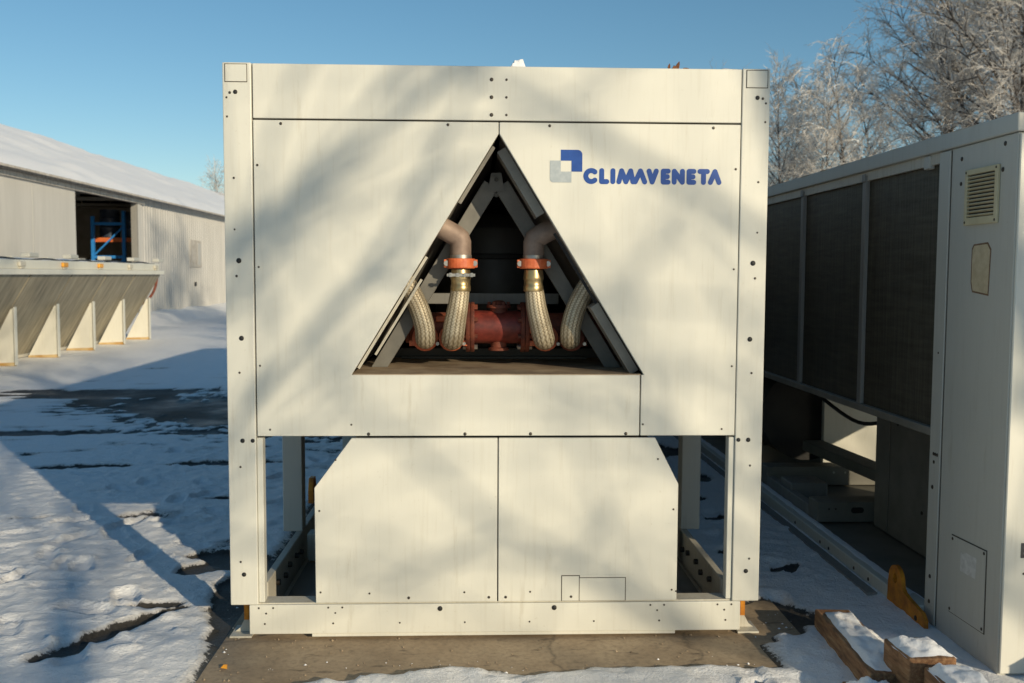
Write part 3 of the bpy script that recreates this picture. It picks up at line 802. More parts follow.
lf = thing('dry_leaves', 'curled brown dry leaves lying on the chiller roof edge left of the right snow crust', 'leaves', (.71, .03, ZT))
rr_ = random.Random(3)
for k in range(7):
    m = MB(); x = .69 + k * .011; L = rr_.uniform(.02, .036); a = rr_.uniform(.3, 2.4); y = .03 + rr_.uniform(-.015, .015)
    d = Vector((math.cos(a), rr_.uniform(-.4, .4), abs(math.sin(a)) * (1 if k < 4 else .45))).normalized(); sdv = d.cross(Vector((0, 1, .3))).normalized()
    b0 = Vector((x, y, ZT - .001))
    q = []
    for t, wd, cl in ((0, .1, 0), (.3, .9, .12), (.65, .7, .3), (1, .1, .62)):
        c_ = b0 + d * L * t + Vector((0, -cl * L * .4, 0)); q += [c_ - sdv * wd * L * .28, c_ + Vector((0, .003, 0)), c_ + sdv * wd * L * .28]
    fs = []
    for i in range(3):
        for j in range(2): fs.append((i * 3 + j, i * 3 + j + 1, i * 3 + j + 4, i * 3 + j + 3))
    m.add(q, fs); o = m.build('leaf', M['leaf'], lf, smooth=True)
    md = o.modifiers.new('s', 'SOLIDIFY'); md.thickness = .0012

# ------------------------------------------------------------------ the chiller on the right
rc_ = thing('air_cooled_chiller', 'cream chiller at the right with dark coil panels, louvred vent and yellow lifting lug', 'chiller', (1.88, -.46, 0))
RX, RY, RZT = 1.88, -.455, 2.12
RW, RL = 1.70, 9.0
cab = MB(); cab.box(RX, RX + RW, RY, .13, .02, 2.05); cab_o = cab.build('end_cabinet', M['grey_paint'], rc_, .004, seg=2)
fr = MB(); fr.box(RX + .004, RX + RW - .004, RY - .012, RY - .0005, .03, 2.045); fr_o = fr.build('end_panel', M['cream'], rc_, .003)
pst = MB(); pst.box(RX - .006, RX - .0005, .035, .128, .03, 2.046); pst_o = pst.build('cabinet_post', M['grey_paint'], rc_, .002)
seam = MB(); seam.box(RX - .0010, RX - .0004, .028, .033, .03, 2.046); seam.build('cabinet_seam', M['gap'], rc_)
tr = MB(); tr.box(RX - .012, RX + RW + .012, RY - .014, RL, 2.052, RZT); tr_o = tr.build('top_rail', M['grey_paint'], rc_, .005, seg=2)
lump('snow_crust', RX - .012, RX + .35, -.25, RL, RZT - .001, .016, 4, None, None, rc_, nx=20, ny=90)
sl = MB(); sl.box(RX + .004, RX + .04, .1305, RL, 2.005, 2.0515); sl.build('coil_top_strip', M['cream_old'], rc_)
bars_y = [.1305, .93, 1.86, 2.80, 4.3, 5.8, 7.3, RL]
for y0, y1 in zip(bars_y, bars_y[1:]):
    q = MB(); q.box(RX + .02, RX + .07, y0 + .0005, y1 - .0005, .872, 2.0045); q.build('coil_panel', M['coil'], rc_)
for y in bars_y[1:-1]:
    q = MB(); q.box(RX - .002, RX + .0195, y - .022, y + .022, .872, 2.03); q.box(RX - .008, RX - .0025, y - .02, y + .02, 2.0, 2.04)
    q.build('coil_mullion', M['frame_grey'], rc_, .002)
ck = MB(); ck.box(RX - .008, RX + .02, .22, .27, 1.99, 2.045); ck.build('rail_clip', M['grey_paint'], rc_, .003)
q = MB(); q.box(RX - .004, RX + .08, .1315, RL, .835, .8715); q.build('coil_bottom_rail', M['under'], rc_, .003)
q = MB(); q.box(RX + .08, RX + RW - .02, .1315, RL, .842, .87); q.build('coil_deck', M['dark'], rc_)
q = MB(); q.box(RX + RW - .07, RX + RW - .02, .1315, RL, .8705, 2.05); q.build('coil_panel', M['coil'], rc_)
q = MB(); q.box(RX, RX + RW, RL + .0005, RL + .02, .03, 2.05); q.build('end_panel', M['cream_old'], rc_)
# base
q = MB(); q.box(RX - .05, RX + .035, .1315, RL, .0, .085); rail = q.build('base_rail', M['cream'], rc_, .006, seg=2)
q = MB(); q.box(RX - .125, RX - .075, .45, RL, .018, .034); q.build('rail_skid', M['frame_grey'], rc_)
lump('rail_snow', RX - .012, RX + .034, .15, 5.0, .0845, .005, 14, None, None, rc_, nx=6, ny=80)
for y in (.62, .80, 1.15, 1.28, 1.7): dot(rail, RX - .0505, y, .045, .011, SC, 'screw', PI / 2)
q = MB(); q.box(RX + RW - .1, RX + RW, .1315, RL, .0, .075); q.build('base_rail', M['cream_old'], rc_, .006)
q = MB(); q.box(RX + .036, RX + RW - .101, .1325, RL, .05, .07); q.build('base_pan', M['under'], rc_)
q = MB(); q.box(RX + .34, RX + 1.35, .1335, 1.48, .081, .841); q.box(RX + .333, RX + .3395, 1.30, 1.478, .09, .83); cmp_o = q.build('control_compartment', M['under'], rc_, .003)
dot(cmp_o, RX + .333, 1.2, .72, .014, SH, 'fixing_hole', PI / 2); dot(cmp_o, RX + .338, .9, .30, .012, SC, 'screw', PI / 2); dot(cmp_o, RX + .338, .35, .28, .02, SC, 'screw', PI / 2)
for y, zt in ((1.56, .20), (2.55, .21), (3.35, .22), (5.0, .2)):
    q = MB(); q.box(RX + .0355, RX + RW - .102, y, y + .16, .081, zt); cbm = q.build('cross_member', M['under'], rc_, .004)
    if y < 2:
        sl_ = MB(); sl_.prism([(RX + .27 + .02 * math.cos(t * PI / 8) + (.018 if math.cos(t * PI / 8) > 0 else -.018), .152 + .018 * math.sin(t * PI / 8)) for t in range(16)], y - .002, y - .0005)
        sl_.build('fork_slot', M['hole'], cbm)
        for xx in (RX + .1, RX + .14): dot(cbm, xx, y - .001, .16, .007, SC)
    else:
        for k in range(5): dot(cbm, RX + .5 + k * .08, y - .001, .17, .009, SP)
q = MB(); q.box(RX + .57, RX + 1.6, 2.95, 3.0, .09, .841); q.build('rear_bulkhead', M['cream'], rc_, .003)
q = MB(); q.bar((RX + .47, 2.90, .30), (RX + .60, 1.52, .29), .15, .07); q.build('support_channel', M['under'], rc_, .004)
q = MB(); q.cyl((RX + .70, 2.0, .86), (RX + .70, 4.6, .86), .17, 28); q.cyl((RX + .48, 3.05, .5), (RX + .48, 5, .5), .34, 28); q.build('compressor_shell', M['dark'], rc_, smooth=True)
for pts, r_, nm in (
                    ([(RX + .36, 2.9, .80), (RX + .36, 2.4, .70), (RX + .40, 1.9, .62), (RX + .52, 1.7, .66)], .012, 'wiring_conduit'),):
    q = MB(); q.tube(spline(pts, 6), r_, 10); q.build(nm, M['under'] if r_ > .02 else M['cable'], rc_, smooth=True)
q = MB(); q.box(RX + .06, RX + .30, 2.12, 2.34, .0705, .19); q.build('terminal_box', M['frame_grey'], rc_, .006)
q = MB(); q.box(RX + .036, RX + .09, 1.73, 3.3, .0705, .15); q.build('side_angle', M['frame_grey'], rc_, .004)
# lifting lug
q = MB()
lo = [(.395, .0), (.02, .0), (.02, .055), (.05, .08), (.18, .10), (.225, .112), (.240, .125)]
lo += [(.315 - .068 * math.cos(t), .140 + .068 * math.sin(t)) for t in [R(20 * k) for k in range(0, 10)]] + [(.388, .12)]
hole = [(.315 + .020 * math.cos(-t), .148 + .024 * math.sin(-t)) for t in [2 * PI * k / 14 for k in range(14)]]
bmx = bmesh.new()
ov = [bmx.verts.new((RX - .055, y, z)) for y, z in lo]; hv = [bmx.verts.new((RX - .055, y, z)) for y, z in hole]
ed = [bmx.edges.new((l[i], l[(i + 1) % len(l)])) for l in (ov, hv) for i in range(len(l))]
bmesh.ops.triangle_fill(bmx, use_beauty=True, use_dissolve=True, edges=ed)
ex = bmesh.ops.extrude_face_region(bmx, geom=list(bmx.faces))
for v in [g for g in ex['geom'] if isinstance(g, bmesh.types.BMVert)]: v.co.x += .018
bmesh.ops.recalc_face_normals(bmx, faces=bmx.faces)
me = bpy.data.meshes.new('lifting_lug'); bmx.to_mesh(me); bmx.free(); me.materials.append(M['yellow'])
lug = bpy.data.objects.new('lifting_lug', me); COL.objects.link(lug); attach(lug, rc_)
dot(lug, RX - .056, .10, .04, .014, SC, 'screw', PI / 2)
# vent grille, label, access plate on the side of the cabinet
q = MB()
y0, y1, z0, z1 = -.345, -.10, 1.728, 1.948
q.box(RX - .012, RX - .0005, y0, y0 + .022, z0, z1); q.box(RX - .012, RX - .0005, y1 - .022, y1, z0, z1)
q.box(RX - .0118, RX - .0005, y0 + .0222, y1 - .0222, z0, z0 + .03); q.box(RX - .0118, RX - .0005, y0 + .0222, y1 - .0222, z1 - .022, z1)
gr = q.build('vent_grille', M['vent'], rc_, .002)
q = MB(); q.box(RX - .002, RX - .0006, y0 + .0225, y1 - .0225, z0 + .0305, z1 - .0225); q.build('vent_backing', M['gap'], gr)
q = MB()
for k in range(11):
    zz = z0 + .037 + k * .0150; q.bar((RX - .008, y0 + .0226, zz), (RX - .008, y1 - .0226, zz), .011, .003, (.55, 0, 1))
q.build('louvre_slats', M['vent'], gr)
for yy in (y0 + .011, y1 - .011):
    for zz in (z0 + .012, z1 - .011): dot(gr, RX - .0125, yy, zz, .006, SC, 'screw', PI / 2)
def sheet(pts, x0, x1): m = MB(); m.prism(pts, x0, x1, 0); return m
lab = [(-.292, 1.45), (-.168, 1.462), (-.155, 1.50), (-.155, 1.635), (-.17, 1.652), (-.275, 1.657), (-.300, 1.63)]
sheet(lab, RX - .0008, RX - .0003).build('label_edge', M['labeledge'], rc_)
sheet([(-.228 + (a + .228) * .90, 1.556 + (b - 1.556) * .93) for a, b in lab], RX - .0014, RX - .0009).build('rating_label', M['oldlabel'], rc_)
sheet([(-.358, .140), (-.076, .134), (-.083, .462), (-.356, .470)], RX - .0024, RX - .0004).build('plate_joint', M['gap'], rc_)
ap = sheet([(-.354, .144), (-.080, .138), (-.087, .458), (-.352, .466)], RX - .0045, RX - .0025).build('access_plate', M['grey_paint'], rc_)
for yy, zz in ((-.343, .157), (-.09, .150), (-.096, .446), (-.341, .455)): dot(ap, RX - .005, yy, zz, .008, SC, 'screw', PI / 2)
sheet([(-.285, .335), (-.165, .333), (-.165, .415), (-.185, .405), (-.2, .418), (-.288, .42)], RX - .0052, RX - .0046).build('sticker', M['sticker'], ap)
for yy, zz, r in ((-.37, 2.02, .011), (-.36, 1.925, .011), (-.05, 2.0, .011), (-.05, 1.90, .010)): dot(cab_o, RX - .0005, yy, zz, r, SC, 'screw', PI / 2)
for yy, zz, r in ((.09, .765, .009), (.075, .765, .009), (.058, .765, .009), (.085, .73, .009), (.09, .62, .011), (.085, .12, .011), (.085, .03 + .2, .011), (.08, 1.2, .006)): dot(pst_o, RX - .0065, yy, zz, r, SC, 'screw', PI / 2)
for k in range(4):
    dot(fr_o, RX + .075 + k * .03 + .005, RY - .0125, .415, .0055, SC)
# dark lettering that starts at the picture's right edge: only its first stroke and arms show
q = MB(); ex0 = RX + .066
q.box(ex0, ex0 + .012, RY - .0136, RY - .0124, .475, .532)
for zz in (.475, .4975, .52): q.box(ex0 + .0121, ex0 + .038, RY - .0136, RY - .0124, zz, zz + .012)
q.build('letter', M['ink'], fr_o)

# ------------------------------------------------------------------ timbers
def timber(label, x0, x1, y0, y1, z0, z1, rz, snow_h, seed, over=.0):
    c_ = Vector(((x0 + x1) / 2, (y0 + y1) / 2, z0))
    t = thing('timber_block', label, 'timber', c_, 0)
    m = MB()
    Mx = Matrix.Translation(c_) @ Matrix.Rotation(rz, 4, 'Z') @ Matrix.Translation(-c_)
    ny = 16
    vs = []; fs = []
    for j in range(ny + 1):
        y = y0 + (y1 - y0) * j / ny
        for (x, z) in ((x0, z0), (x1, z0), (x1, z1), (x0, z1)):
            vs.append(Mx @ Vector((x + .004 * fbm(x, y, 9, 2, seed), y, z + .005 * fbm(x, y, 7, 2, seed + 2))))
    for j in range(ny):
        for k in range(4): fs.append((j * 4 + k, j * 4 + (k + 1) % 4, j * 4 + 4 + (k + 1) % 4, j * 4 + 4 + k))
    fs += [(3, 2, 1, 0), tuple(ny * 4 + k for k in range(4))]
    m.add(vs, fs); m.build('beam', M['wood'], t, .006, seg=2)
    sn = lump('snow_cap', x0 + over, x1 + .006, y0 + .004, y1 - .004, z1 - .004, snow_h, seed, None, None, None, nx=24, ny=int(12 + (y1 - y0) * 40))
    sn.matrix_basis = Mx; attach(sn, t)
    return t
timber('long timber beam half buried in snow beside the right chiller, its brown side showing', 1.345, 1.49, -.62, .05, -.03, .10, -.05, .028, 31, .012)
timber('taller sawn timber block with a thick snow cap, at the right chiller corner', 1.415, 1.585, -.715, -.515, 0, .195, .04, .028, 32)
timber('short timber block topped with snow at the lower edge, in front of the taller block', 1.45, 1.60, -1.05, -.755, 0, .185, -.03, .035, 33)
timber('small broken timber end nearly covered by a rounded snow heap beside the blocks', 1.25, 1.395, -.80, -.56, -.02, .05, .05, .055, 34)
# timber stack added before the right chiller, beyond the picture's edge, shading the foot of its end panel
for k, (x0, z0) in enumerate(((2.4, 0), (2.4, .16), (2.6, 0))):
    timber(('lower timber', 'upper timber', 'inner timber')[k] + ' of the unseen stack added to shade the right chiller end panel', x0, x0 + 3.0, -1.15 - .02 * k + (.17 if k == 2 else 0), -1.0 - .02 * k + (.17 if k == 2 else 0), z0, z0 + .155, .0, .03, 40 + k)

rg = random.Random(9)
def scatter(n, place, rmin, rmax, name, mat):
    m = MB()
    for k in range(n):
        x, y, z = place(); r = rmin + (rmax - rmin) * rg.random() ** 2.5
        p = [Vector((x, y, z)) + Vector(v) * r * rg.uniform(.6, 1.2) for v in ((1, 0, 0), (0, 1, 0), (-1, 0, 0), (0, -1, 0), (0, 0, .8), (0, 0, -.5))]
        m.add(p, [(0, 1, 4), (1, 2, 4), (2, 3, 4), (3, 0, 4), (1, 0, 5), (2, 1, 5), (3, 2, 5), (0, 3, 5)])
    return tag(m.build(name, mat, None, smooth=True), kind='stuff')
scatter(420, lambda: (rg.uniform(-1.13, 1.28), rg.uniform(-.42, .30), .005), .0015, .008, 'grit', M['slab'])
def edge_spot():
    k = rg.random()
    if k < .45: return (rg.uniform(-.9, 1.1), -.30 + rg.gauss(0, .05), .006)
    if k < .75: return (-1.16 + rg.gauss(0, .05), rg.uniform(-.42, .7), .006)
    return (rg.uniform(1.08, 1.30), rg.uniform(-.35, .3), .006)
scatter(90, edge_spot, .002, .008, 'snow_crumbs', M['snow'])
lf2 = MB(); lf2.add([(-1.075, -.27, .0045), (-1.05, -.262, .014), (-1.045, -.285, .006), (-1.068, -.29, .012), (-1.06, -.277, .02)], [(0, 1, 4), (1, 2, 4), (2, 3, 4), (3, 0, 4), (0, 3, 2, 1)])
tag(lf2.build('paper_scrap', M['amber'], None), 'tiny crumpled orange scrap on the concrete slab near the lower left', 'scrap')

# ------------------------------------------------------------------ V-shaped dry cooler at the left
dc = thing('dry_cooler', 'long low cooler with sloping dusty coils on triangular cream legs, before the pale shed', 'dry cooler', (-8.35, 12, 0), 0)
DXo, DXi = -7.22, -7.53     # top outer edge, leg
ZTOP = 1.49
YE = 18.3; Y0 = 5.6
step = 1.60
ly = [YE - step * k for k in range(9)]
for s in (-1, 1):
    def dx(x): return x if s > 0 else -16.70 - x
    for y0, y1 in zip(ly[1:], ly):
        q = MB(); q.add([(dx(DXo - .06), y0 + .03, ZTOP), (dx(DXo - .06), y1 - .002, ZTOP), (dx(-8.14), y1 - .002, .08), (dx(-8.14), y0 + .03, .08),
                         (dx(DXo - .12), y0 + .03, ZTOP), (dx(DXo - .12), y1 - .002, ZTOP), (dx(-8.20), y1 - .002, .08), (dx(-8.20), y0 + .03, .08)],
                        [(0, 1, 2, 3), (7, 6, 5, 4), (0, 4, 5, 1), (1, 5, 6, 2), (2, 6, 7, 3), (3, 7, 4, 0)])
        q.build('coil_panel', M['coil_dusty2'], dc)
    for y in ly:
        q = MB(); q.prism([(dx(-8.07), .03), (dx(DXi), .03), (dx(DXi), .96), (dx(-7.60), .93)], y - .035, y - .005); lg_ = q.build('support_leg', M['cream'], dc)
        q = MB(); q.box(*sorted((dx(DXi + .001), dx(DXi + .012))), y - .09, y + .002, .03, .97); q.build('leg_flange', M['cream'], lg_)
        q = MB(); q.prism([(dx(-8.072), .012), (dx(DXi + .003), .012), (dx(DXi + .003), .07), (dx(-8.072), .05)], y - .0365, y - .0352); q.build('rusty_foot', M['rustfoot'], lg_)
    q = MB(); q.box(*sorted((dx(DXo - .30), dx(DXo))), Y0 - .1, YE + .1, ZTOP + .001, ZTOP + .09); q.build('coil_lip', M['cream'], dc, .01, seg=2)
    q = MB(); q.box(*sorted((dx(DXo - .33), dx(DXo - .10))), Y0 - .1, YE + .05, ZTOP + .091, ZTOP + .24); top = q.build('top_casing', M['cream'], dc, .01, seg=2)
    q = MB(); q.tube([(dx(DXo - .13), y, ZTOP + .262 + .016 * math.sin(y * 4.1) - .012) for y in [Y0 + .25 * k for k in range(51)]], .015, 8); q.build('power_cable', M['cable'], dc, smooth=True)
    for k, y in enumerate([YE - .25 - 1.60 * i for i in range(8)]):
        q = MB(); q.box(*sorted((dx(DXo - .099), dx(DXo - .05))), y - .10, y + .10, ZTOP + .13, ZTOP + .21)
        q.build('amber_cap' if k in (2, 3, 5) else 'terminal_cap', M['amber'] if k in (2, 3, 5) else M['cream_old'], top, .015, seg=2)
        q = MB(); q.box(*sorted((dx(DXo - .099), dx(DXo - .06))), y - .06, y + .06, ZTOP + .095, ZTOP + .1295); q.build('cap_mount', M['cream_old'], top, .005)
        q = MB(); q.box(*sorted((dx(DXo - .31), dx(DXo - .16))), y + .45, y + .80, ZTOP + .285, ZTOP + .36); q.build('junction_box', M['grey_paint'], dc, .01)
q = MB(); q.box(-9.05, -7.65, Y0, YE, ZTOP + .10, ZTOP + .22); q.build('fan_deck', M['cream_old'], dc)
lump('deck_snow', -9.2, -7.42, Y0, YE, ZTOP + .2405, .05, 71, None, None, dc, nx=12, ny=80)
q = MB(); q.box(-8.55, -8.15, Y0, YE, .02, .08); q.build('base_beam', M['cream_old'], dc)
q = MB(); q.prism([(-8.14, .09), (-7.42, 1.48), (-9.28, 1.48), (-8.56, .09)], YE - .03, YE - .002); q.build('end_plate', M['cream_old'], dc)
q = MB(); q.tube(spline([(-7.36, YE + .03, 1.45), (-7.42, YE + .05, 1.2), (-7.52, YE + .05, 1.0), (-7.7, YE + .05, .8)], 6), .03, 8); q.build('header_pipe', M['rust_red'], dc, smooth=True)

# ------------------------------------------------------------------ shed with snowy roof
WX = -10.66; WR = -.012
sh = thing('storage_shed', 'long pale metal shed with snow-covered pitched roof and an open sliding door', 'shed', (WX, 20, 0), 0)
EZ = 3.98; RIDX, RIDZ = WX - 6.0, 6.55
yA, yB = 5.0, 78.0
OA, OB = 21.95, 26.5
def corr(x, y0, y1, z0, z1, pitch=.25, d=.035, n=6):
    m = MB(); st = pitch / n; k = int((y1 - y0) / st); vs = []
    prof = [0, 0, 0, 1, 1, 0][:n]
    for i in range(k + 1):
        o = d * (0, .0, .0, .8, 1, .3)[i % 6]
        for xx in (x + o, x + o - .02):
            vs += [(xx, y0 + i * st, z0), (xx, y0 + i * st, z1)]
    fs = []
    for i in range(k):
        a = i * 4; fs += [(a, a + 4, a + 5, a + 1), (a + 2, a + 3, a + 7, a + 6), (a + 1, a + 5, a + 7, a + 3), (a, a + 2, a + 6, a + 4)]
    m.add(vs, fs); return m
corr(WX, OB + .35, yB, 0, EZ - .02).build('front_wall', M['shed'], sh)
corr(WX, yA, 12.0, 0, EZ - .02).build('front_wall', M['shed'], sh)
q = MB(); q.box(WX - .02, WX + .03, 12.0005, OA, .0, EZ - .25)
drl = q.build('sliding_door', M['shed_door'], sh, .01)
q = MB()
for y in (14.5, 17.0, 19.5): q.box(WX + .0302, WX + .036, y - .015, y + .015, .05, EZ - .3)
q.build('door_seam', M['shed'], drl)
q = MB(); q.box(WX - .02, WX + .10, 12, OB + .6, EZ - .30, EZ - .17); q.build('door_rail', M['trim'], sh, .01)
q = MB(); q.box(WX - .02, WX + .06, 12, OB + .6, EZ - .169, EZ - .02); q.build('rail_cover', M['trim'], sh, .01)
q = MB(); q.box(WX - .14, WX + .05, OB, OB + .08, 0, EZ - .302); q.build('door_jamb', M['frame_grey'], sh)  # darker grey stands in for shade on this face
q = MB(); q.box(WX - .01, WX + .055, OB + .081, OB + .349, 0, EZ - .302); q.build('jamb_cover', M['shed_door'], sh)
q = MB(); q.box(2 * RIDX - WX, 2 * RIDX - WX + .05, yA, yB, 0, EZ); q.build('rear_wall', M['shed_in'], sh)
for y in (yA, yB):
    q = MB(); q.prism([(WX - .03, 0), (WX - .03, EZ - .03), (RIDX, RIDZ - .06), (2 * RIDX - WX + .06, EZ - .03), (2 * RIDX - WX + .06, 0)], y, y + .05); q.build('gable_wall', M['shed'], sh)
q = MB(); q.box(2 * RIDX - WX + .06, WX - .06, yA + .06, yB - .06, .0, .05); q.build('shed_floor', M['shed_in'], sh)
q = MB(); q.box(2 * RIDX - WX + .06, WX - .06, 33.0, 33.08, .05, EZ); q.build('partition_wall', M['shed_in'], sh)
sl_ = (RIDZ - EZ) / 6.0
for s in (-1, 1):
    q = MB(); xe = WX + .35 if s > 0 else 2 * RIDX - WX - .35; ze = EZ - .35 * sl_
    q.add([(xe, yA - .3, ze), (xe, yB + .3, ze), (RIDX, yB + .3, RIDZ), (RIDX, yA - .3, RIDZ), (xe, yA - .3, ze + .05), (xe, yB + .3, ze + .05), (RIDX, yB + .3, RIDZ + .05), (RIDX, yA - .3, RIDZ + .05)],
          [(3, 2, 1, 0), (4, 5, 6, 7), (0, 1, 5, 4), (2, 3, 7, 6), (1, 2, 6, 5), (0, 4, 7, 3)])
    rf = q.build('roof', M['trim'], sh)
    # snow blanket on the roof
    nx_, ny_ = 26, 150; vs = []; fs = []
    for j in range(ny_ + 1):
        y = yA - .25 + (yB - yA + .5) * j / ny_
        for i in range(nx_ + 1):
            t = i / nx_; x = xe + (RIDX - xe) * t
            th = .11 + .09 * fbm(x, y * .5, 1.0, 4, 50) + .02 * fbm(x * .6, y, 2.2, 3, 51)
            e_ = sstep(0, .06, t + .035 * fbm(0, y, .8, 3, 52) - .01)
            vs.append((x, y, ze + (RIDZ - ze) * t + .052 + max(0, th) * e_))
    for j in range(ny_):
        for i in range(nx_):
            a = j * (nx_ + 1) + i; fs.append((a, a + 1, a + nx_ + 2, a + nx_ + 1))
    q = MB(); q.add(vs, fs); q.build('roof_snow', M['snow'], rf, smooth=True)
for y in (22.2, 24.6, 27.2, 30.0):
    q = MB(); q.bar((WX - .1, y, EZ - .1), (RIDX, y, RIDZ - .15), .10, .12); q.bar((2 * RIDX - WX + .1, y, EZ - .1), (RIDX, y, RIDZ - .15), .10, .12); q.bar((WX - .1, y, EZ - .12), (2 * RIDX - WX + .1, y, EZ - .12), .08, .1)
    for k in range(1, 6): q.bar((WX - k * 1.0, y, EZ - .12), (WX - k * 1.0 - .5, y, EZ - .1 + (k + .5) * sl_), .05, .05)
    q.build('roof_truss', M['shed_in'], sh)
# window and small plate in the corrugated wall
q = MB(); q.box(WX + .036, WX + .05, 32.0, 33.4, 1.75, 2.75); wn = q.build('wall_hatch', M['trim'], sh)
q = MB(); q.box(WX + .051, WX + .06, 32.95, 33.3, 1.85, 2.65); q.build('hatch_frame', M['shed'], wn)
q = MB(); q.box(WX + .036, WX + .07, 32.5, 32.7, 1.05, 1.2); q.build('door_lock', M['dark'], sh)
# pallet rack inside
rk = thing('pallet_rack', 'blue steel pallet rack with an orange beam inside the shed doorway', 'rack', (-12.1, 28.2, .05))
XA, XB, YK = -12.60, -11.60, 28.1
for x in (XA, XB):
    q = MB(); q.box(x - .05, x + .05, YK - .05, YK + .05, .051, 3.55 if x == XB else 3.36); q.build('upright', M['steelblue'], rk)
q = MB()
for z in (.9, 2.0, 3.08): q.box(XA + .051, XB - .051, YK - .03, YK + .03, z, z + .09)
q.build('frame_tie', M['steelblue'], rk)
for za, zb in ((2.12, 3.0), (1.0, 1.95)):
    q = MB(); q.bar((XA + .05, YK, za), (XB - .05, YK, zb), .04, .05); q.build('brace', M['steelblue'], rk)
q = MB(); q.box(XA + .0, XB + .6, YK + .2, YK + .27, 2.54, 2.68); q.box(XA, XB + .6, YK + .2, YK + .27, 1.4, 1.52); q.build('shelf_beam', M['rackorange'], rk)
for k, (x, h) in enumerate(((-12.28, .92), (-11.56, .84))):
    q = MB(); q.lathe([(.30, 2.69), (.32, 2.71), (.32, 2.69 + h * .33), (.335, 2.71 + h * .33), (.32, 2.73 + h * .33), (.32, 2.69 + h * .66), (.335, 2.71 + h * .66), (.32, 2.73 + h * .66), (.32, 2.68 + h), (.3, 2.69 + h), (.05, 2.68 + h)], (x, YK + .62, 0), 24)
    tag(q.build('storage_drum', M['drum'], None, smooth=True), ('dark blue drum on the rack inside the shed, nearer the blue upright', 'dark blue drum on the rack inside the shed, nearer the door jamb')[k], 'drum', 'drums on the shed rack')
q = MB(); q.box(XA - .1, XB + .6, YK + .28, YK + .96, 2.64, 2.685); q.build('shelf_board', M['wood'], rk)
for k, (x, z) in enumerate(((-13.35, .05), (-13.32, 1.06))):
    m = MB(); m.box(x - .35, x + .35, 28.2, 28.9, z, z + .98)
    cr = thing('storage_crate', ('dark slatted crate on the shed floor left of the blue rack', 'dark slatted crate stacked on top of another inside the shed')[k], 'crate', (x, 28.5, z), group='crates inside the shed')
    for i in range(6):
        m2 = MB(); m2.box(x - .36, x + .36, 28.185, 28.199, z + .04 + i * .16, z + .13 + i * .16); m2.build('slat', M['drum'], cr)
    m.build('crate_body', M['dark'], cr)

# ------------------------------------------------------------------ frosted trees
def grow(seed, H, spread, trunk_r, n_limb, droop=.0, dens=1.0, twig_r=.008, base=.18, up=.9, tl=1.0, lg=1.0, tw=1.0):  # seed, height, reach of the limbs, girth
    rg = random.Random(seed)
    tk = MB(); cr = MB()
    def rv(s): return Vector((rg.gauss(0, s), rg.gauss(0, s), rg.gauss(0, s)))
    def path(p, d, L, n, wob, grav):
        pts = [p.copy()]; d = d.normalized()
        for i in range(n):
            d = (d + rv(wob) + Vector((0, 0, grav * (i + 1) / n))).normalized()
            p = p + d * (L / n); pts.append(p.copy())
        return pts
    trunk = path(Vector((0, 0, -.1)), Vector((rg.gauss(0, .04), rg.gauss(0, .04), 1)), H, 14, .045, .06)
    tr = [max(.012, trunk_r * (1 - (i / 14) ** .8)) for i in range(15)]; tr[0] *= 1.35
    tk.tube(trunk, tr, 9)
    def at(pts, t):
        f_ = t * (len(pts) - 1); i = min(int(f_), len(pts) - 2); return pts[i].lerp(pts[i + 1], f_ - i), (pts[i + 1] - pts[i]).normalized()
    def twig(p, d, L):
        q = path(p, d, L, 3, .16, -droop * .9)
        cr.tube(q, [twig_r * 1.15, twig_r, twig_r * .8, twig_r * .35], 3, False, mi=1)
        for k in range(int(3 * dens)):
            b, dd = at(q, rg.uniform(.25, 1)); L2 = L * rg.uniform(.3, .6)
            e_ = path(b, dd + rv(.55), L2, 2, .2, -droop)
            cr.tube(e_, [twig_r * .85, twig_r * .7, twig_r * .3], 3, False, mi=1)
    for k in range(n_limb):
        t = base + (1 - base) * ((k + rg.random()) / n_limb); t = min(.985, t)
        p, td = at(trunk, t); az = k * 2.399 + rg.gauss(0, .35)
        out = Vector((math.cos(az), math.sin(az), 0)); el_ = up * (.55 + .75 * t)
        L = spread * (1.15 - .75 * t) * rg.uniform(.75, 1.2) * (.55 + .45 * min(1, t / .35))
        lr = max(.012, min(trunk_r * .5, L * .0125))
        limb = path(p, out + Vector((0, 0, el_)), L, 8, .09, .10 - droop * .25)
        lr *= lg; cr.tube(limb, [max(.008, lr * (1 - i / 8.5)) for i in range(9)], 5, False)
        nb = max(4, int(L * 4.2 * dens))
        for j in range(nb):
            b, bd = at(limb, rg.uniform(.15, 1)); L2 = rg.uniform(.22, .48) * L * .7 + .25
            br_ = path(b, bd * .9 + rv(.55), L2, 5, .13, .02 - droop * .6)
            cr.tube(br_, [max(.006, lr * .38 * (1 - i / 5.5)) for i in range(6)], 4, False, mi=0 if L2 > 1.1 else 1)
            for m_ in range(int(max(3, L2 * 6.5 * dens) * tw)):
                c_, cd = at(br_, rg.uniform(.1, 1)); twig(c_, cd + rv(.5), rg.uniform(.25, .7) * tl)
    return tk, cr
def tree(label, loc, seed, H, spread, trunk_r, n_limb, group, mats=None, name='frosted_tree', **kw):
    t = thing(name, label, 'tree', (0, 0, 0), group=group)
    tk, cr = grow(seed, H, spread, trunk_r, n_limb, **kw)
    tk.build('trunk', M['bark'], t, smooth=True); cr.build('crown', mats or [M['bark'], M['frost']], t)
    t.location = loc; return t
G = 'frosted trees behind the right chiller'
ta = tree('tall frosted tree filling the top right corner above the cabinet of the right chiller', (18.4, 28, 0), 11, 16, 5.6, .26, 54, G, droop=.12, dens=1.05, twig_r=.0076)
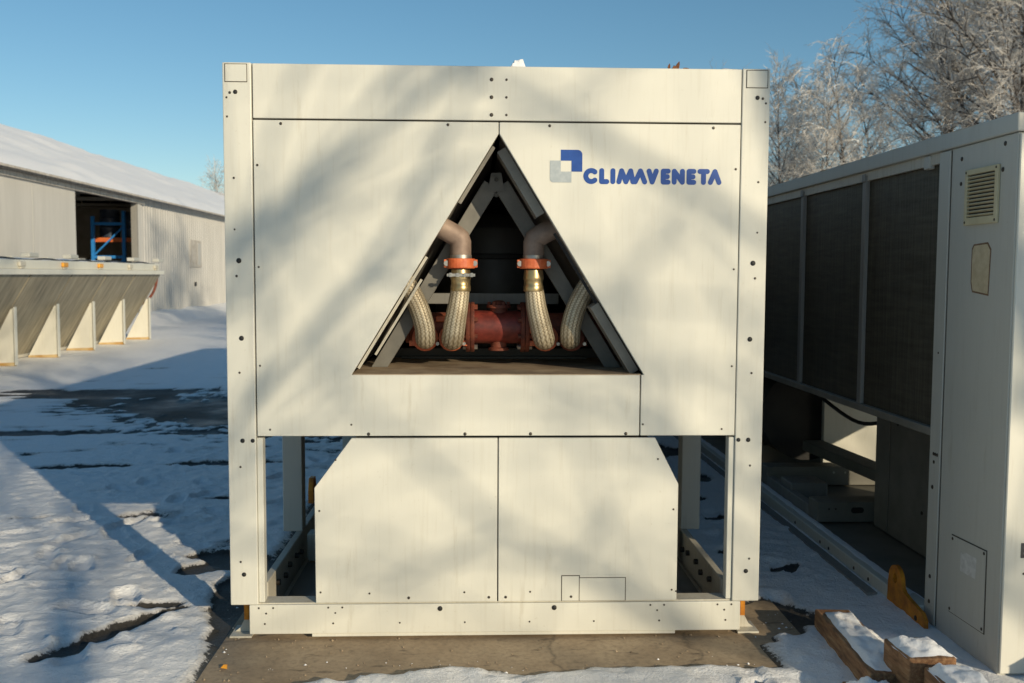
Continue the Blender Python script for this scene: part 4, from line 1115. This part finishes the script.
tb_ = tree('frosted birch with drooping white tips, left of the tallest trees', (13.3, 30, 0), 12, 9.7, 3.2, .17, 42, G, [M['bark'], M['hoar']], droop=.38, dens=1.0, twig_r=.0085, up=.8)
tc = tree('slender frosted tree just right of the middle chiller, behind its upper right corner', (10.9, 31, 0), 13, 8.6, 2.6, .13, 46, G, droop=.02, dens=1.0, twig_r=.0076, up=1.3)
def again(src, label, loc, rz, s):
    o = copy_tree(src); o['label'] = label; o.location = loc; o.rotation_euler.z = rz; o.scale = (s, s, s); return o
again(ta, 'tall frosted tree at the right picture edge, behind the top right corner tree', (24, 33, 0), 2.2, 1.02)
again(ta, 'large frosted tree behind the drooping birch, tops reaching the picture top', (20.5, 38, 0), 4.0, 1.05)
again(tb_, 'frosted birch above the middle coil panels of the right chiller', (16.0, 34.5, 0), 1.4, .98)
again(tc, 'thin frosted tree half hidden by the right edge of the middle chiller', (9.6, 33, 0), 2.0, .98)
again(tc, 'thin upright frosted tree between the middle chiller and the drooping birch', (12.6, 34, 0), 4.4, 1.02)
again(tb_, 'low frosted tree far behind the right chiller roof, right of the middle chiller', (14.4, 42, 0), 3.0, .95)
again(tc, 'small frosted tree beyond the shed roof, at the left edge of the middle chiller', (-16.2, 57, 0), 1.0, .90)
again(ta, 'tall frosted tree rising over the vent of the right chiller', (20.2, 31.5, 0), 5.1, .97)
again(tc, 'slim frosted tree left of the drooping birch, showing over the coil panels', (12.0, 29, 0), 5.6, .86)
# trees behind the camera whose branches shade the chiller front, the yard and the shed
GB = 'bare trees behind the photographer'
td_ = tree('bare tree out of view behind the photographer, its branch shadows lie on the chiller front', (5.42, -12.08, 0), 77, 11, 4.9, .22, 44, GB, name='bare_tree', droop=.05, dens=.5, twig_r=.006, base=.2, lg=.85, tw=.8)
again(td_, 'second bare tree out of view behind the photographer, shading the panel below the lettering', (10.3, -11.05, 0), 2.4, .95)
again(ta, 'bare tree out of view to the right, shading the shed wall', (17.5, -9.5, 0), 1.0, 1.0)['group'] = GB
again(ta, 'bare tree out of view far to the right, shading the shed roof', (27, -12, 0), 3.0, 1.1)['group'] = GB
again(ta, 'bare tree out of view far to the right, shading the shed door', (24.5, -18, 0), 4.0, 1.05)['group'] = GB
